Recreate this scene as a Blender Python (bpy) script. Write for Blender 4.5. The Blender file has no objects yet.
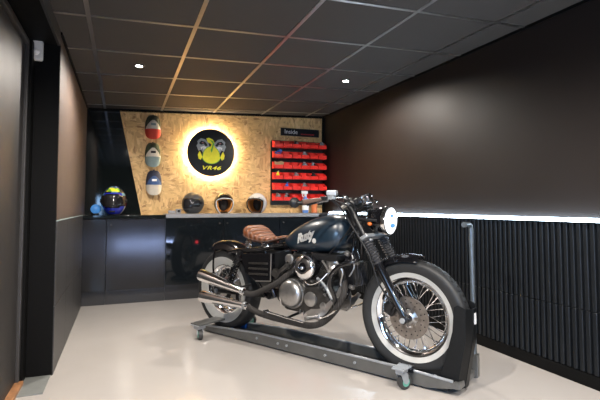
import bpy, bmesh, math, random
from mathutils import Vector, Matrix, Euler
from mathutils.bvhtree import BVHTree
random.seed(7)
PI = math.pi
SC = bpy.context.scene
COL = SC.collection
V = Vector

# ------------------------------------------------------------------ materials
def new_mat(name):
    m = bpy.data.materials.new(name); m.use_nodes = True
    nt = m.node_tree; nt.nodes.clear()
    o = nt.nodes.new('ShaderNodeOutputMaterial'); b = nt.nodes.new('ShaderNodeBsdfPrincipled')
    nt.links.new(b.outputs[0], o.inputs[0])
    return m, nt, b

def mat(name, col, rough=.5, metal=0., var=.06, scale=30., bump=0., coat=0., spec=.5, bscale=None):
    """principled material with a noise that varies tone, gloss and (optionally) relief"""
    m, nt, b = new_mat(name)
    tc = nt.nodes.new('ShaderNodeTexCoord')
    n = nt.nodes.new('ShaderNodeTexNoise'); n.inputs['Scale'].default_value = scale; n.inputs['Detail'].default_value = 4
    nt.links.new(tc.outputs['Object'], n.inputs['Vector'])
    r = nt.nodes.new('ShaderNodeValToRGB')
    a = [max(0, c*(1-var)) for c in col]; z = [min(1, c*(1+var)) for c in col]
    r.color_ramp.elements[0].position = .3; r.color_ramp.elements[1].position = .7
    r.color_ramp.elements[0].color = (*a, 1); r.color_ramp.elements[1].color = (*z, 1)
    nt.links.new(n.outputs['Fac'], r.inputs['Fac']); nt.links.new(r.outputs['Color'], b.inputs['Base Color'])
    mr = nt.nodes.new('ShaderNodeMapRange')
    mr.inputs['To Min'].default_value = rough*.88; mr.inputs['To Max'].default_value = min(1, rough*1.12)
    nt.links.new(n.outputs['Fac'], mr.inputs['Value']); nt.links.new(mr.outputs['Result'], b.inputs['Roughness'])
    b.inputs['Metallic'].default_value = metal
    b.inputs['Coat Weight'].default_value = coat; b.inputs['Coat Roughness'].default_value = .04
    b.inputs['Specular IOR Level'].default_value = spec
    if bump:
        n2 = nt.nodes.new('ShaderNodeTexNoise'); n2.inputs['Scale'].default_value = bscale or scale*4
        nt.links.new(tc.outputs['Object'], n2.inputs['Vector'])
        bp = nt.nodes.new('ShaderNodeBump'); bp.inputs['Strength'].default_value = bump; bp.inputs['Distance'].default_value = .002
        nt.links.new(n2.outputs['Fac'], bp.inputs['Height']); nt.links.new(bp.outputs['Normal'], b.inputs['Normal'])
    return m

def emis(name, col, strength, base=(.8, .8, .8)):
    m, nt, b = new_mat(name)
    if name == 'headlight_blue_glow': base = (.02, .10, .25)
    b.inputs['Base Color'].default_value = (*base, 1)
    b.inputs['Emission Color'].default_value = (*col, 1); b.inputs['Emission Strength'].default_value = strength
    return m

def osb_mat():
    m, nt, b = new_mat('oriented_strand_board')
    tc = nt.nodes.new('ShaderNodeTexCoord')
    def flakes(rot, sx, sz, scale):
        mp = nt.nodes.new('ShaderNodeMapping'); mp.inputs['Rotation'].default_value = (0, rot, 0)
        mp.inputs['Scale'].default_value = (sx, 1, sz); nt.links.new(tc.outputs['Object'], mp.inputs['Vector'])
        d = nt.nodes.new('ShaderNodeTexNoise'); d.inputs['Scale'].default_value = 9
        nt.links.new(mp.outputs[0], d.inputs['Vector'])
        mx = nt.nodes.new('ShaderNodeMixRGB'); mx.inputs['Fac'].default_value = .12
        nt.links.new(mp.outputs[0], mx.inputs[1]); nt.links.new(d.outputs['Color'], mx.inputs[2])
        v = nt.nodes.new('ShaderNodeTexVoronoi'); v.inputs['Scale'].default_value = scale
        nt.links.new(mx.outputs[0], v.inputs['Vector'])
        s = nt.nodes.new('ShaderNodeSeparateColor'); nt.links.new(v.outputs['Color'], s.inputs[0])
        return s.outputs[0], v.outputs['Distance']
    a, da = flakes(.5, 1, 2.6, 21); c, dc = flakes(-.9, 2.8, 1, 19)
    n = nt.nodes.new('ShaderNodeTexNoise'); n.inputs['Scale'].default_value = 5; n.inputs['Detail'].default_value = 5
    nt.links.new(tc.outputs['Object'], n.inputs['Vector'])
    st = nt.nodes.new('ShaderNodeMath'); st.operation = 'GREATER_THAN'; st.inputs[1].default_value = .5
    nt.links.new(n.outputs['Fac'], st.inputs[0])
    mx = nt.nodes.new('ShaderNodeMix'); nt.links.new(st.outputs[0], mx.inputs['Factor'])
    nt.links.new(a, mx.inputs['A']); nt.links.new(c, mx.inputs['B'])
    r = nt.nodes.new('ShaderNodeValToRGB'); e = r.color_ramp.elements
    e[0].position = 0; e[0].color = (.36, .19, .07, 1); e[1].position = 1; e[1].color = (.80, .54, .25, 1)
    for p, col in ((.10, (.54, .325, .13, 1)), (.45, (.64, .405, .165, 1)), (.8, (.72, .47, .20, 1))):
        x = e.new(p); x.color = col
    nt.links.new(mx.outputs['Result'], r.inputs['Fac']); nt.links.new(r.outputs['Color'], b.inputs['Base Color'])
    b.inputs['Roughness'].default_value = .6
    bp = nt.nodes.new('ShaderNodeBump'); bp.inputs['Strength'].default_value = .25; bp.inputs['Distance'].default_value = .003
    nt.links.new(mx.outputs['Result'], bp.inputs['Height']); nt.links.new(bp.outputs['Normal'], b.inputs['Normal'])
    return m

def grain_mat(name, col, rough):
    """vertical wood-grain laminate"""
    m, nt, b = new_mat(name)
    tc = nt.nodes.new('ShaderNodeTexCoord'); mp = nt.nodes.new('ShaderNodeMapping')
    mp.inputs['Scale'].default_value = (60, 60, 1.2); nt.links.new(tc.outputs['Object'], mp.inputs['Vector'])
    n = nt.nodes.new('ShaderNodeTexNoise'); n.inputs['Scale'].default_value = 1; n.inputs['Detail'].default_value = 5
    nt.links.new(mp.outputs[0], n.inputs['Vector'])
    r = nt.nodes.new('ShaderNodeValToRGB')
    r.color_ramp.elements[0].position = .3; r.color_ramp.elements[1].position = .75
    r.color_ramp.elements[0].color = (*[c*.8 for c in col], 1); r.color_ramp.elements[1].color = (*[c*1.25 for c in col], 1)
    nt.links.new(n.outputs['Fac'], r.inputs['Fac']); nt.links.new(r.outputs['Color'], b.inputs['Base Color'])
    b.inputs['Roughness'].default_value = rough
    return m

def band_mat(name, col_a, col_b, axis, freq, rough, metal=0, bump=.6, dist=.004):
    """material with a fine regular ribbing along one axis"""
    m, nt, b = new_mat(name)
    tc = nt.nodes.new('ShaderNodeTexCoord'); w = nt.nodes.new('ShaderNodeTexWave')
    w.bands_direction = axis; w.inputs['Scale'].default_value = freq; w.inputs['Distortion'].default_value = .3
    nt.links.new(tc.outputs['Object'], w.inputs['Vector'])
    r = nt.nodes.new('ShaderNodeValToRGB')
    r.color_ramp.elements[0].color = (*col_a, 1); r.color_ramp.elements[1].color = (*col_b, 1)
    nt.links.new(w.outputs['Fac'], r.inputs['Fac']); nt.links.new(r.outputs['Color'], b.inputs['Base Color'])
    b.inputs['Roughness'].default_value = rough; b.inputs['Metallic'].default_value = metal
    bp = nt.nodes.new('ShaderNodeBump'); bp.inputs['Strength'].default_value = bump; bp.inputs['Distance'].default_value = dist
    nt.links.new(w.outputs['Fac'], bp.inputs['Height']); nt.links.new(bp.outputs['Normal'], b.inputs['Normal'])
    return m

M = dict(
    floor=mat('pale_epoxy_floor', (.375, .350, .328), .16, 0, .03, 2.5, spec=.45),
    tile=mat('charcoal_ceiling_tile', (.042, .0365, .032), .75, 0, .18, 90, .3),
    grid=mat('dark_metal_grid', (.42, .40, .38), .33, 1, .05, 20),
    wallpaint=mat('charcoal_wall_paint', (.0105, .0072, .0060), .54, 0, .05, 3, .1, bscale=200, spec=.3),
    litpaint=mat('lit_wall_paint', (.080, .056, .045), .55, 0, .04, 3, .1, bscale=200),  # same paint as the other walls, lightened for the light on the left
    wainscot=grain_mat('dark_grain_laminate', (.034, .033, .033), .42),
    slat=mat('black_slat_lacquer', (.008, .0092, .0108), .36, 0, .05, 30, spec=.25),
    blackframe=mat('black_frame_paint', (.003, .003, .003), .55, 0, .05, 20, spec=.12),
    door=mat('dark_door_panel', (.018, .016, .015), .5, 0, .05, 5),
    osb=osb_mat(),
    blackgloss=mat('black_gloss_panel', (.006, .008, .008), .06, 0, .05, 8, spec=.55),
    cabsatin=mat('charcoal_satin_front', (.016, .016, .017), .13, 0, .05, 6, spec=.4),
    cabgloss=mat('black_gloss_front', (.006, .008, .010), .055, 0, .05, 6, spec=.42),
    cabbody=mat('cabinet_carcass_black', (.01, .01, .0105), .35, 0, .05, 10),
    plinth=mat('dark_plinth', (.022, .021, .021), .45, 0, .05, 10),
    steeltop=mat('grey_worktop', (.24, .24, .25), .42, .2, .08, 12),
    blackp=mat('black_plastic', (.008, .008, .0085), .4, 0, .1, 40, spec=.3),
    blackgl=mat('black_gloss_paint', (.004, .004, .005), .09, 0, .05, 20, coat=.3),
    blackm=mat('black_satin_metal', (.007, .007, .008), .34, 0, .1, 30, spec=.35),
    navy=mat('navy_tank_paint', (.006, .0155, .026), .34, 0, .04, 10, coat=.35),
    chrome=mat('chrome', (.88, .88, .89), .05, 1, .03, 15),
    alu=mat('brushed_aluminium', (.40, .39, .38), .30, .9, .12, 30, .1),
    darkalu=mat('dull_engine_metal', (.075, .071, .067), .36, .8, .25, 30, .2),
    rubber=mat('tyre_rubber', (.019, .0195, .020), .5, 0, .12, 40, .3, bscale=160, spec=.35),
    white=mat('whitewall_rubber', (.43, .425, .40), .5, 0, .05, 30),
    disc=mat('brake_disc_steel', (.28, .25, .225), .35, .9, .2, 40),
    tan=band_mat('tan_ribbed_leather', (.085, .026, .008), (.20, .067, .023), 'X', 9, .42, 0, .7, .012),
    wrap=band_mat('exhaust_wrap', (.008, .0065, .0055), (.020, .0165, .014), 'X', 26, .75),
    brown=mat('brown_grip_leather', (.075, .042, .030), .5, 0, .15, 60, .3),
    amber=mat('amber_lens', (.42, .10, .012), .2, 0, .05, 20, coat=.5),
    zinc=mat('zinc_plate', (.36, .38, .40), .38, .5, .1, 25),
    dolly=mat('grey_green_steel_paint', (.105, .105, .10), .30, .3, .1, 15, coat=.3),
    dollydark=mat('dark_steel_paint', (.012, .015, .019), .35, .3, .1, 15),
    chockm=mat('black_powder_coat', (.006, .0065, .007), .42, 0, .1, 60, .2, spec=.2),
    castor=mat('black_castor_tyre', (.03, .03, .03), .5),
    green=mat('green_castor_hub', (.12, .40, .30), .45),
    blue=mat('blue_plastic', (.02, .14, .55), .35),
    red=mat('red_bin_plastic', (.78, .030, .020), .35, 0, .06, 20),
    peg=mat('black_rack_steel', (.012, .012, .013), .45, .2, .1, 20),
    signblack=mat('sign_black', (.010, .010, .011), .30, 0, .05, 20),
    rimdark=mat('sign_rim_brown', (.10, .05, .04), .35, .3),
    yellow=mat('yellow_ink', (.95, .88, .03), .5), lime=mat('green_ink', (.16, .50, .04), .5),
    greyink=mat('grey_ink', (.34, .37, .38), .5), whiteink=mat('white_ink', (.85, .85, .85), .5),
    redink=mat('red_ink', (.55, .03, .03), .5), pinkink=mat('dull_pink_ink', (.45, .18, .18), .5),
    cream=mat('cream_cap_cloth', (.62, .56, .46), .8, 0, .06, 80, .3),
    camo=mat('camo_cap_cloth', (.055, .060, .035), .85, 0, .75, 28, .3),
    capred=mat('red_cap_cloth', (.58, .05, .025), .75, 0, .06, 80, .3),
    capgreen=mat('dark_green_cap_cloth', (.05, .065, .035), .85, 0, .5, 30, .3),
    teal=mat('grey_teal_cap_cloth', (.20, .26, .25), .8, 0, .08, 80, .3),
    capnavy=mat('navy_cap_cloth', (.025, .028, .055), .8, 0, .2, 50, .3),
    capblue=mat('blue_cap_panel', (.05, .10, .24), .8, 0, .15, 50, .3),
    helmgrey=mat('matt_grey_helmet_shell', (.065, .068, .072), .42, .2, .1, 20),
    helmblack=mat('black_helmet_shell', (.012, .012, .012), .15, 0, .1, 20, coat=.5),
    helmwhite=mat('white_helmet_shell', (.74, .73, .71), .2, 0, .03, 20, coat=.5),
    helmblue=mat('blue_helmet_paint', (.015, .03, .42), .2, 0, .15, 20, coat=.5),
    helmteal=mat('pale_blue_helmet_paint', (.16, .34, .45), .25, 0, .5, 25, coat=.5),
    helmred=mat('red_helmet_paint', (.50, .05, .06), .25, 0, .4, 20, coat=.5),
    orange=mat('orange_lining', (.56, .21, .04), .8, 0, .15, 40, .3),
    darkline=mat('dark_padding', (.022, .018, .016), .85, 0, .2, 40, .3),
    visor=mat('smoked_visor', (.012, .012, .014), .06, 0, .05, 10, spec=.7),
    pvc=mat('white_plastic', (.66, .66, .65), .4), lensgrey=mat('sensor_lens', (.80, .79, .76), .3),
    post=mat('galvanised_post', (.12, .14, .155), .35, .6, .1, 25),
    wood=mat('oiled_wood', (.30, .14, .06), .5, 0, .3, 25), sill=mat('grey_threshold', (.24, .25, .24), .35, .3),
    card=mat('brown_cardboard', (.42, .27, .14), .85, 0, .1, 30), orangec=mat('orange_can_paint', (.60, .16, .04), .4),
    bluebottle=mat('blue_bottle_plastic', (.10, .22, .55), .35), greym=mat('grey_small_parts', (.30, .30, .31), .45, .4, .3, 40),
    strip=emis('led_strip_light', (.66, .83, 1.0), 9), lamp=emis('downlight_lens', (1, .95, .88), 60),
    halo=emis('halo_led_ring', (1.0, .82, .55), 90), head=emis('headlight_glow', (.84, .92, 1.0), .36),
    headblue=emis('headlight_blue_glow', (.10, .36, .75), .28), tail=emis('tail_lamp_glow', (1, .03, .05), 5),
    daylight=emis('daylight_gap', (.42, .56, 1.0), 22), blueball=emis('blue_reflection_glow', (.10, .36, .85), .16, (.02, .08, .2)), bluefill=emis('added_strip_glow', (.30, .58, 1.0), 6),  # blue ball and left door strip are added glows
)
def glass_mat():
    m, nt, b = new_mat('clear_bubble_visor')
    b.inputs['Base Color'].default_value = (.9, .88, .85, 1); b.inputs['Roughness'].default_value = .05
    b.inputs['Transmission Weight'].default_value = 1; b.inputs['IOR'].default_value = 1.02
    n = nt.nodes.new('ShaderNodeTexNoise'); n.inputs['Scale'].default_value = 20
    mr = nt.nodes.new('ShaderNodeMapRange'); mr.inputs['To Min'].default_value = .03; mr.inputs['To Max'].default_value = .08
    nt.links.new(n.outputs['Fac'], mr.inputs['Value']); nt.links.new(mr.outputs['Result'], b.inputs['Roughness'])
    return m
M['bubble'] = glass_mat()

# ------------------------------------------------------------------ mesh builder
def smooth_path(pts, n=6):
    pts = [V(p) for p in pts]
    if len(pts) < 3: return pts
    out = []
    for i in range(len(pts)-1):
        p0 = pts[max(i-1, 0)]; p1 = pts[i]; p2 = pts[i+1]; p3 = pts[min(i+2, len(pts)-1)]
        for k in range(n):
            t = k/n
            out.append(.5*((2*p1)+(p2-p0)*t+(2*p0-5*p1+4*p2-p3)*t*t+(3*p1-p0-3*p2+p3)*t**3))
    out.append(pts[-1]); return out

def frame_of(axis):
    a = V(axis).normalized(); h = V((0, 0, 1)) if abs(a.z) < .9 else V((1, 0, 0))
    u = a.cross(h).normalized(); return a, u, a.cross(u)

class MB:
    def __init__(s, xf=None): s.bm = bmesh.new(); s.xf = xf; s.mi = 0
    def _faces(s, fs):
        for f in fs: f.material_index = s.mi
    def ring_faces(s, rings, cap=True, closed=False):
        n = len(rings[0]); fs = []
        R = rings+[rings[0]] if closed else rings
        for a, b in zip(R[:-1], R[1:]):
            for i in range(n):
                q = [a[i], a[(i+1) % n], b[(i+1) % n], b[i]]
                q2 = []
                for v in q:
                    if v not in q2: q2.append(v)
                if len(q2) > 2:
                    try: fs.append(s.bm.faces.new(q2))
                    except ValueError: pass
        if cap and not closed:
            for r in (rings[0], rings[-1]):
                u = list(dict.fromkeys(r))
                if len(u) > 2:
                    try: fs.append(s.bm.faces.new(u))
                    except ValueError: pass
        s._faces(fs); return fs
    def loft(s, rings, cap=True, closed=False):
        vr = [[s.bm.verts.new(V(p)) for p in r] for r in rings]
        return s.ring_faces(vr, cap, closed)
    def box(s, c, size, rot=None, bevel=0., seg=2):
        c = V(c); h = V(size)/2; R = rot if rot is not None else Matrix.Identity(3)
        vs = [s.bm.verts.new(c+R @ V((x*h.x, y*h.y, z*h.z))) for x in (-1, 1) for y in (-1, 1) for z in (-1, 1)]
        idx = [(0, 1, 3, 2), (4, 6, 7, 5), (0, 4, 5, 1), (2, 3, 7, 6), (0, 2, 6, 4), (1, 5, 7, 3)]
        fs = [s.bm.faces.new([vs[i] for i in q]) for q in idx]; s._faces(fs)
        if bevel:
            es = list({e for f in fs for e in f.edges})
            r = bmesh.ops.bevel(s.bm, geom=es, offset=bevel, segments=seg, affect='EDGES', profile=.5)
            s._faces(r['faces'])
        return s
    def tube(s, pts, r, seg=10, smooth=0, cap=True, closed=False):
        rr = r
        if smooth and len(pts) > 2:
            if isinstance(r, (list, tuple)):
                rr = []
                for i in range(len(pts)-1):
                    rr += [r[i]+(r[i+1]-r[i])*k/smooth for k in range(smooth)]
                rr.append(r[-1])
            pts = smooth_path(pts, smooth)
        pts = [V(p) for p in pts]; n = len(pts); rings = []; u = None
        for i, p in enumerate(pts):
            if closed: t = (pts[(i+1) % n]-pts[i-1]).normalized()
            else: t = (pts[min(i+1, n-1)]-pts[max(i-1, 0)]).normalized()
            if u is None: _, u, _ = frame_of(t)
            u = (u-t*u.dot(t)).normalized(); w = t.cross(u)
            ri = rr[i] if isinstance(rr, (list, tuple)) else rr
            rings.append([p+(u*math.cos(2*PI*k/seg)+w*math.sin(2*PI*k/seg))*ri for k in range(seg)])
        s.loft(rings, cap, closed); return s
    def cyl(s, a, b, r, seg=16, r2=None): return s.tube([a, b], [r, r if r2 is None else r2], seg)
    def lathe(s, prof, org, axis, seg=32, cap=True, closed=False):
        a, u, w = frame_of(axis); org = V(org); rings = []
        for r, h in prof:
            rings.append([org+a*h+(u*math.cos(2*PI*k/seg)+w*math.sin(2*PI*k/seg))*max(r, 1e-4) for k in range(seg)])
        s.loft(rings, cap, closed); return s
    def prism(s, poly, org, u, w, depth, bevel=0.):
        org, u, w = V(org), V(u), V(w); n = u.cross(w).normalized()
        A = [s.bm.verts.new(org+u*x+w*y) for x, y in poly]; B = [s.bm.verts.new(v.co+n*depth) for v in A]
        fs = [s.bm.faces.new(A[::-1]), s.bm.faces.new(B)]
        k = len(A); fs += [s.bm.faces.new([A[i], A[(i+1) % k], B[(i+1) % k], B[i]]) for i in range(k)]; s._faces(fs)
        if bevel:
            es = list({e for f in fs for e in f.edges})
            r = bmesh.ops.bevel(s.bm, geom=es, offset=bevel, segments=2, affect='EDGES', profile=.5); s._faces(r['faces'])
        return s
    def ball(s, c, r, seg=16):
        c = V(c); r = (r, r, r) if isinstance(r, (int, float)) else r; rings = []
        for i in range(seg//2+1):
            t = PI*i/(seg//2); q = max(math.sin(t), 1e-3)
            rings.append([c+V((r[0]*q*math.cos(2*PI*k/seg), r[1]*q*math.sin(2*PI*k/seg), r[2]*math.cos(t))) for k in range(seg)])
        s.loft(rings); return s
    def build(s, name, m, parent=None, angle=38):
        if s.xf is not None: s.bm.transform(s.xf)
        bmesh.ops.recalc_face_normals(s.bm, faces=s.bm.faces[:])
        me = bpy.data.meshes.new(name); s.bm.to_mesh(me); s.bm.free()
        for x in (m if isinstance(m, (list, tuple)) else [m]): me.materials.append(x)
        me.shade_smooth(); me.set_sharp_from_angle(angle=math.radians(angle))
        o = bpy.data.objects.new(name, me); COL.objects.link(o)
        if parent is not None: o.parent = parent
        wn = o.modifiers.new('flat_faces', 'WEIGHTED_NORMAL'); wn.keep_sharp = True; wn.weight = 80
        return o

def tag(o, label, cat, group=None):
    o['label'] = label; o['category'] = cat
    if group: o['group'] = group
    return o
def thing(name, label, cat, loc=(0, 0, 0), rz=0, group=None):
    o = bpy.data.objects.new(name, None); COL.objects.link(o); o.empty_display_size = .1
    o.location = loc; o.rotation_euler = (0, 0, rz); return tag(o, label, cat, group)
def struct(o): o['kind'] = 'structure'; return o
def copy_tree(o, parent=None):
    c = o.copy(); COL.objects.link(c)
    if parent is not None: c.parent = parent
    for ch in list(o.children): copy_tree(ch, c)
    return c
def text_mesh(body, size, shear=0., extrude=.0015, align='CENTER', spacing=1., bold=0.):
    cu = bpy.data.curves.new('lettering', 'FONT'); cu.body = body; cu.size = size; cu.shear = shear
    cu.extrude = extrude; cu.align_x = align; cu.align_y = 'CENTER'; cu.space_character = spacing; cu.offset = bold
    o = bpy.data.objects.new('lettering', cu); COL.objects.link(o)
    dg = bpy.context.evaluated_depsgraph_get()
    me = bpy.data.meshes.new_from_object(o.evaluated_get(dg))
    bpy.data.objects.remove(o); bpy.data.curves.remove(cu); return me
def add_text(name, me, m, parent, mx):
    me.transform(mx); me.materials.clear(); me.materials.append(m)
    o = bpy.data.objects.new(name, me); COL.objects.link(o); o.parent = parent; return o

# ------------------------------------------------------------------ room
XL, XR, YB, YF, YJ = -.378, 2.4515, 5.38, -2.6, 3.08
YC0 = 5.03
XD = -.535                                   # plane of the door leaf in the left wall
def zc(x): return 2.093+.0384*x              # the suspended ceiling is not quite level
b = MB(); b.box(((XD-.1+XR+.1)/2, (YF+YB)/2, -.05), (XR-XD+.4, YB-YF+.4, .1)); struct(b.build('floor', M['floor']))
# ceiling slab of mineral tiles, each a shallow panel between the bars
b = MB()
def slab(b, x0, x1, y0, y1, z0, z1, top=.04):
    v = [(x0, y0), (x1, y0), (x1, y1), (x0, y1)]
    b.loft([[(x, y, zc(x)+z0) for x, y in v], [(x, y, zc(x)+z1) for x, y in v]])
slab(b, XD-.2, XR+.1, YF-.1, YB+.1, 0, .08)
ceil = struct(b.build('ceiling', M['tile']))
gx = [-.2+.6*i for i in range(5)]; gy = [3.365+.6*j for j in range(-10, 4)]
b = MB()
for x in gx: slab(b, x-.012, x+.012, YF, YB, -.004, .002)
for y in gy: slab(b, XL, XR, y-.011, y+.011, -.0035, .002)
g = b.build('ceiling_grid', M['grid'], ceil)
b = MB(); slab(b, XL, XR, YB-.02, YB, -.03, .002); slab(b, XR-.012, XR, YF, YB-.02, -.02, .002); slab(b, XL, XL+.012, YJ, YB-.02, -.015, .002)
b.build('edge_trim', M['blackframe'], ceil)
b = MB(); b.box(((XL+XR)/2, YB+.05, 1.15), (XR-XL+.6, .1, 2.4)); struct(b.build('wall_back', M['wallpaint']))
b = MB(); b.box((XR+.05, (YF+YB)/2, 1.15), (.1, YB-YF+.2, 2.4)); struct(b.build('wall_right', M['wallpaint']))
b = MB(); b.box((XL-.1, (YJ+YB)/2, 1.15), (.2, YB-YJ, 2.4)); struct(b.build('wall_left', M['litpaint']))
b = MB(); b.box(((XL+XR)/2, YF-.05, 1.15), (XR-XL+.8, .1, 2.4)); struct(b.build('wall_front', M['wallpaint']))
# lower cladding of the left wall, two rows of grain panels
b = MB()
for z0, z1 in ((.0, .402), (.406, .912)):
    for k in range(4):
        y0 = YJ+k*.575+.001; b.box((XL+.004, y0+.286, (z0+z1)/2), (.012, .572, z1-z0), bevel=.001, seg=1)
w1 = struct(b.build('trim_1', M['wainscot']))
b = MB(); b.box((XL+.004, (YJ+YC0)/2, .914), (.015, YC0-YJ, .005), bevel=.001, seg=1); b.build('top_edge', M['teal'], w1)
b = MB(); b.box((XL+.0005, (YJ+YC0)/2, .404), (.010, YC0-YJ, .004)); b.build('panel_joint', M['teal'], w1)
# door in the left wall with its black reveal
jamb = MB(); jamb.box(((XD+XL)/2+.003, YJ+.012, 1.0), (XL-XD+.004, .034, 2.0)); jamb.box((XD+.012, YJ-.05, .99), (.03, .09, 1.98))
struct(jamb.build('trim_2', M['blackframe']))
b = MB(); b.box((XL-.09, (YF+YJ)/2, 2.03), (.18, YJ-YF, .07)); struct(b.build('trim_3', M['blackframe']))
b = MB(); b.box((XL-.004, (YF+YJ)/2, 2.04), (.014, YJ-YF, .10)); struct(b.build('trim_4', M['wainscot']))
b = MB(); b.box((XD-.02, (YF+YJ)/2-.03, .985), (.03, YJ-YF-.06, 1.97)); door = struct(b.build('door_1', M['door']))
b = MB(); b.box((XD+.004, (YF+YJ)/2-.05, 1.955), (.02, YJ-YF-.1, .035), bevel=.004); b.box((XD+.004, YJ-.115, .98), (.02, .03, 1.94), bevel=.004)
b.build('door_frame', M['wainscot'], door)
b = MB(); b.box(((XD+XL)/2, (2.8+YJ)/2-.01, .003), (XL-XD, YJ-2.8, .008), bevel=.002); struct(b.build('trim_5', M['sill']))
b = MB(); b.box((XD+.01, 2.1, .012), (.05, 1.75, .024), bevel=.004); struct(b.build('trim_6', M['wood']))
# right wall: slatted dado in two rows and baseboard
b = MB(); PT = .0412
for z0, z1 in ((.075, .416), (.421, .912)):
    y = -1.6
    while y < YB-.42:
        b.box((XR-.012, y, (z0+z1)/2), (.024, .0245, z1-z0), bevel=.003, seg=1); y += PT
b.box((XR-.002, 1.75, .49), (.006, 6.7, .85))
struct(b.build('trim_7', M['slat']))
b = MB(); b.box((XR-.014, (YF+YB-.4)/2, .036), (.028, YB-YF-.4, .072), bevel=.004); struct(b.build('baseboard_right', M['blackframe']))
# daylight behind the camera: a gap under the roller door; the glow strip on the left door is an added fill
b = MB(); b.box((.62, YF+.02, 1.0), (2.0, .04, 1.85), bevel=.004); struct(b.build('door_2', M['blackframe']))
b = MB(); b.box((.62, YF+.012, .038), (1.7, .02, .06)); struct(b.build('window_1', M['daylight']))
b = MB(); b.box((XD-.002, -.9, 1.02), (.012, 3.0, .42)); struct(b.build('added_glow_strip', M['bluefill']))  # unseen glowing strip added for blue fill and streaks on the chrome
# back wall cladding
b = MB(); b.prism([(XL, .91), (.22, .91), (-.03, 2.10), (XL, 2.10)], (0, YB, 0), (1, 0, 0), (0, 0, 1), .014); struct(b.build('trim_8', M['blackgloss']))
b = MB(); b.prism([(.196, .91), (XR-.03, .91), (XR-.03, zc(XR)-.025), (-.048, zc(-.05)-.018)], (0, YB, 0), (1, 0, 0), (0, 0, 1), .02); struct(b.build('trim_9', M['osb']))
b = MB(); b.box((XR-.014, YB-.02, 1.55), (.028, .05, 1.28), bevel=.003); struct(b.build('trim_10', M['blackframe']))

# ------------------------------------------------------------------ LED strip on the ledge of the dado
led = thing('led_light_strip', 'long cool white LED strip glowing along the top of the black slatted wall panels', 'light strip', (XR, 1.9, .912))
b = MB(); b.box((-.022, 0, .006), (.044, 6.4, .010), bevel=.002); b.build('profile', M['blackm'], led)
b = MB(); b.box((-.034, 0, .018), (.026, 6.4, .014), bevel=.005); b.box((-.047, 0, .012), (.006, 6.4, .018), bevel=.002); b.build('diffuser', M['strip'], led)

# ------------------------------------------------------------------ downlights
def downlight(x, y, label, watts, lead=None):
    t = thing('ceiling_downlight', label, 'ceiling light', (x, y, zc(x)), 0, 'recessed ceiling downlights')
    b = MB(); b.lathe([(.026, -.001), (.026, -.006), (.034, -.007), (.041, -.003), (.041, .001)], (0, 0, 0), (0, 0, 1), 28, cap=False); b.build('trim_ring', M['blackm'], t)
    b = MB(); b.lathe([(.025, -.003), (.025, -.001)], (0, 0, 0), (0, 0, 1), 24); b.build('lens', M['lamp'], t)
    l = bpy.data.lights.new('downlight_beam', 'SPOT'); l.energy = watts; l.spot_size = math.radians(168); l.spot_blend = .55
    l.shadow_soft_size = .03; l.color = (1, .92, .83)
    o = bpy.data.objects.new('downlight_beam', l); COL.objects.link(o); o.parent = t; o.location = (0, 0, -.012)
    return t
BACKW, FRONTW = 50, 90
downlight(.1, 3.665, 'small round lit downlight in the left half of the charcoal tile ceiling', BACKW)
downlight(1.9, 3.665, 'small round lit downlight near the right wall in the charcoal tile ceiling', BACKW)
downlight(.1, 1.265, 'small round downlight above the photographer on the left, outside the picture', FRONTW)
downlight(1.3, .665, 'small round downlight over the front of the room on the right, outside the picture', FRONTW)
downlight(.7, -1.135, 'small round downlight behind the camera on the left', FRONTW)
downlight(1.9, -1.135, 'small round downlight behind the camera on the right', FRONTW)

# ------------------------------------------------------------------ motion sensor on the door jamb
t = thing('motion_sensor', 'small white motion sensor at the top of the black door jamb', 'sensor', (-.498, YJ-.005, 1.940))
b = MB(); b.box((0, -.018, 0), (.070, .040, .122), bevel=.012, seg=3); b.build('housing', M['pvc'], t)
b = MB(); b.ball((0, -.033, -.012), (.021, .016, .022), 18); b.build('sensor_lens', M['lensgrey'], t)

# ------------------------------------------------------------------ base cabinets along the back wall
YC = 5.0
cabs = [(XL, -.150, 'narrow charcoal filler cabinet in the corner beside the left wall', 'cabsatin', 0, .148),
        (-.148, .432, 'charcoal satin base cabinet under the black worktop with knob at its left edge', 'cabsatin', -1, .148),
        (.434, 1.050, 'black gloss base cabinet mirroring the rear wheel of the motorcycle', 'cabgloss', 1, .165),
        (1.052, 1.715, 'black gloss base cabinet behind the tan seat with knob at its left edge', 'cabgloss', -1, .165),
        (1.717, XR, 'black gloss base cabinet in the right corner behind the fuel tank', 'cabgloss', -1, .165)]
for x0, x1, lab, mk, kn, zb in cabs:
    t = thing('base_cabinet', lab, 'cabinet', ((x0+x1)/2, YC, 0), 0, 'base cabinets along the back wall')
    w = x1-x0
    b = MB(); b.box((0, .2, .495), (w, .355, .75)); b.build('body', M['cabbody'], t)
    b = MB(); b.box((0, .055, .06), (w, .02, .12)); b.build('plinth', M['plinth'], t)
    d = MB(); d.box((0, .010, (zb+.872)/2), (w-.005, .022, .872-zb), bevel=.002)
    d = d.build('door', M[mk], t)
    if kn:
        b = MB(); b.lathe([(.004, 0), (.004, .010), (.010, .013), (.011, .018), (.008, .022)], (kn*(w/2-.042), 0, .815), (0, -1, 0), 16); b.build('knob', M['darkalu'], d)
b = MB(); b.box(((XL+.43)/2, (4.985+YB)/2, .895), (.43-XL, YB-4.985, .034), bevel=.003)
tag(b.build('worktop', M['blackgloss']), 'black gloss worktop on the left cabinets under the multicoloured helmet', 'worktop')
b = MB(); b.box(((.432+XR)/2, (4.985+YB)/2, .900), (XR-.432, YB-4.985, .042), bevel=.003)
tag(b.build('worktop', M['steeltop']), 'long grey worktop in front of the wooden strand board', 'worktop')
ZW = .922

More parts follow.
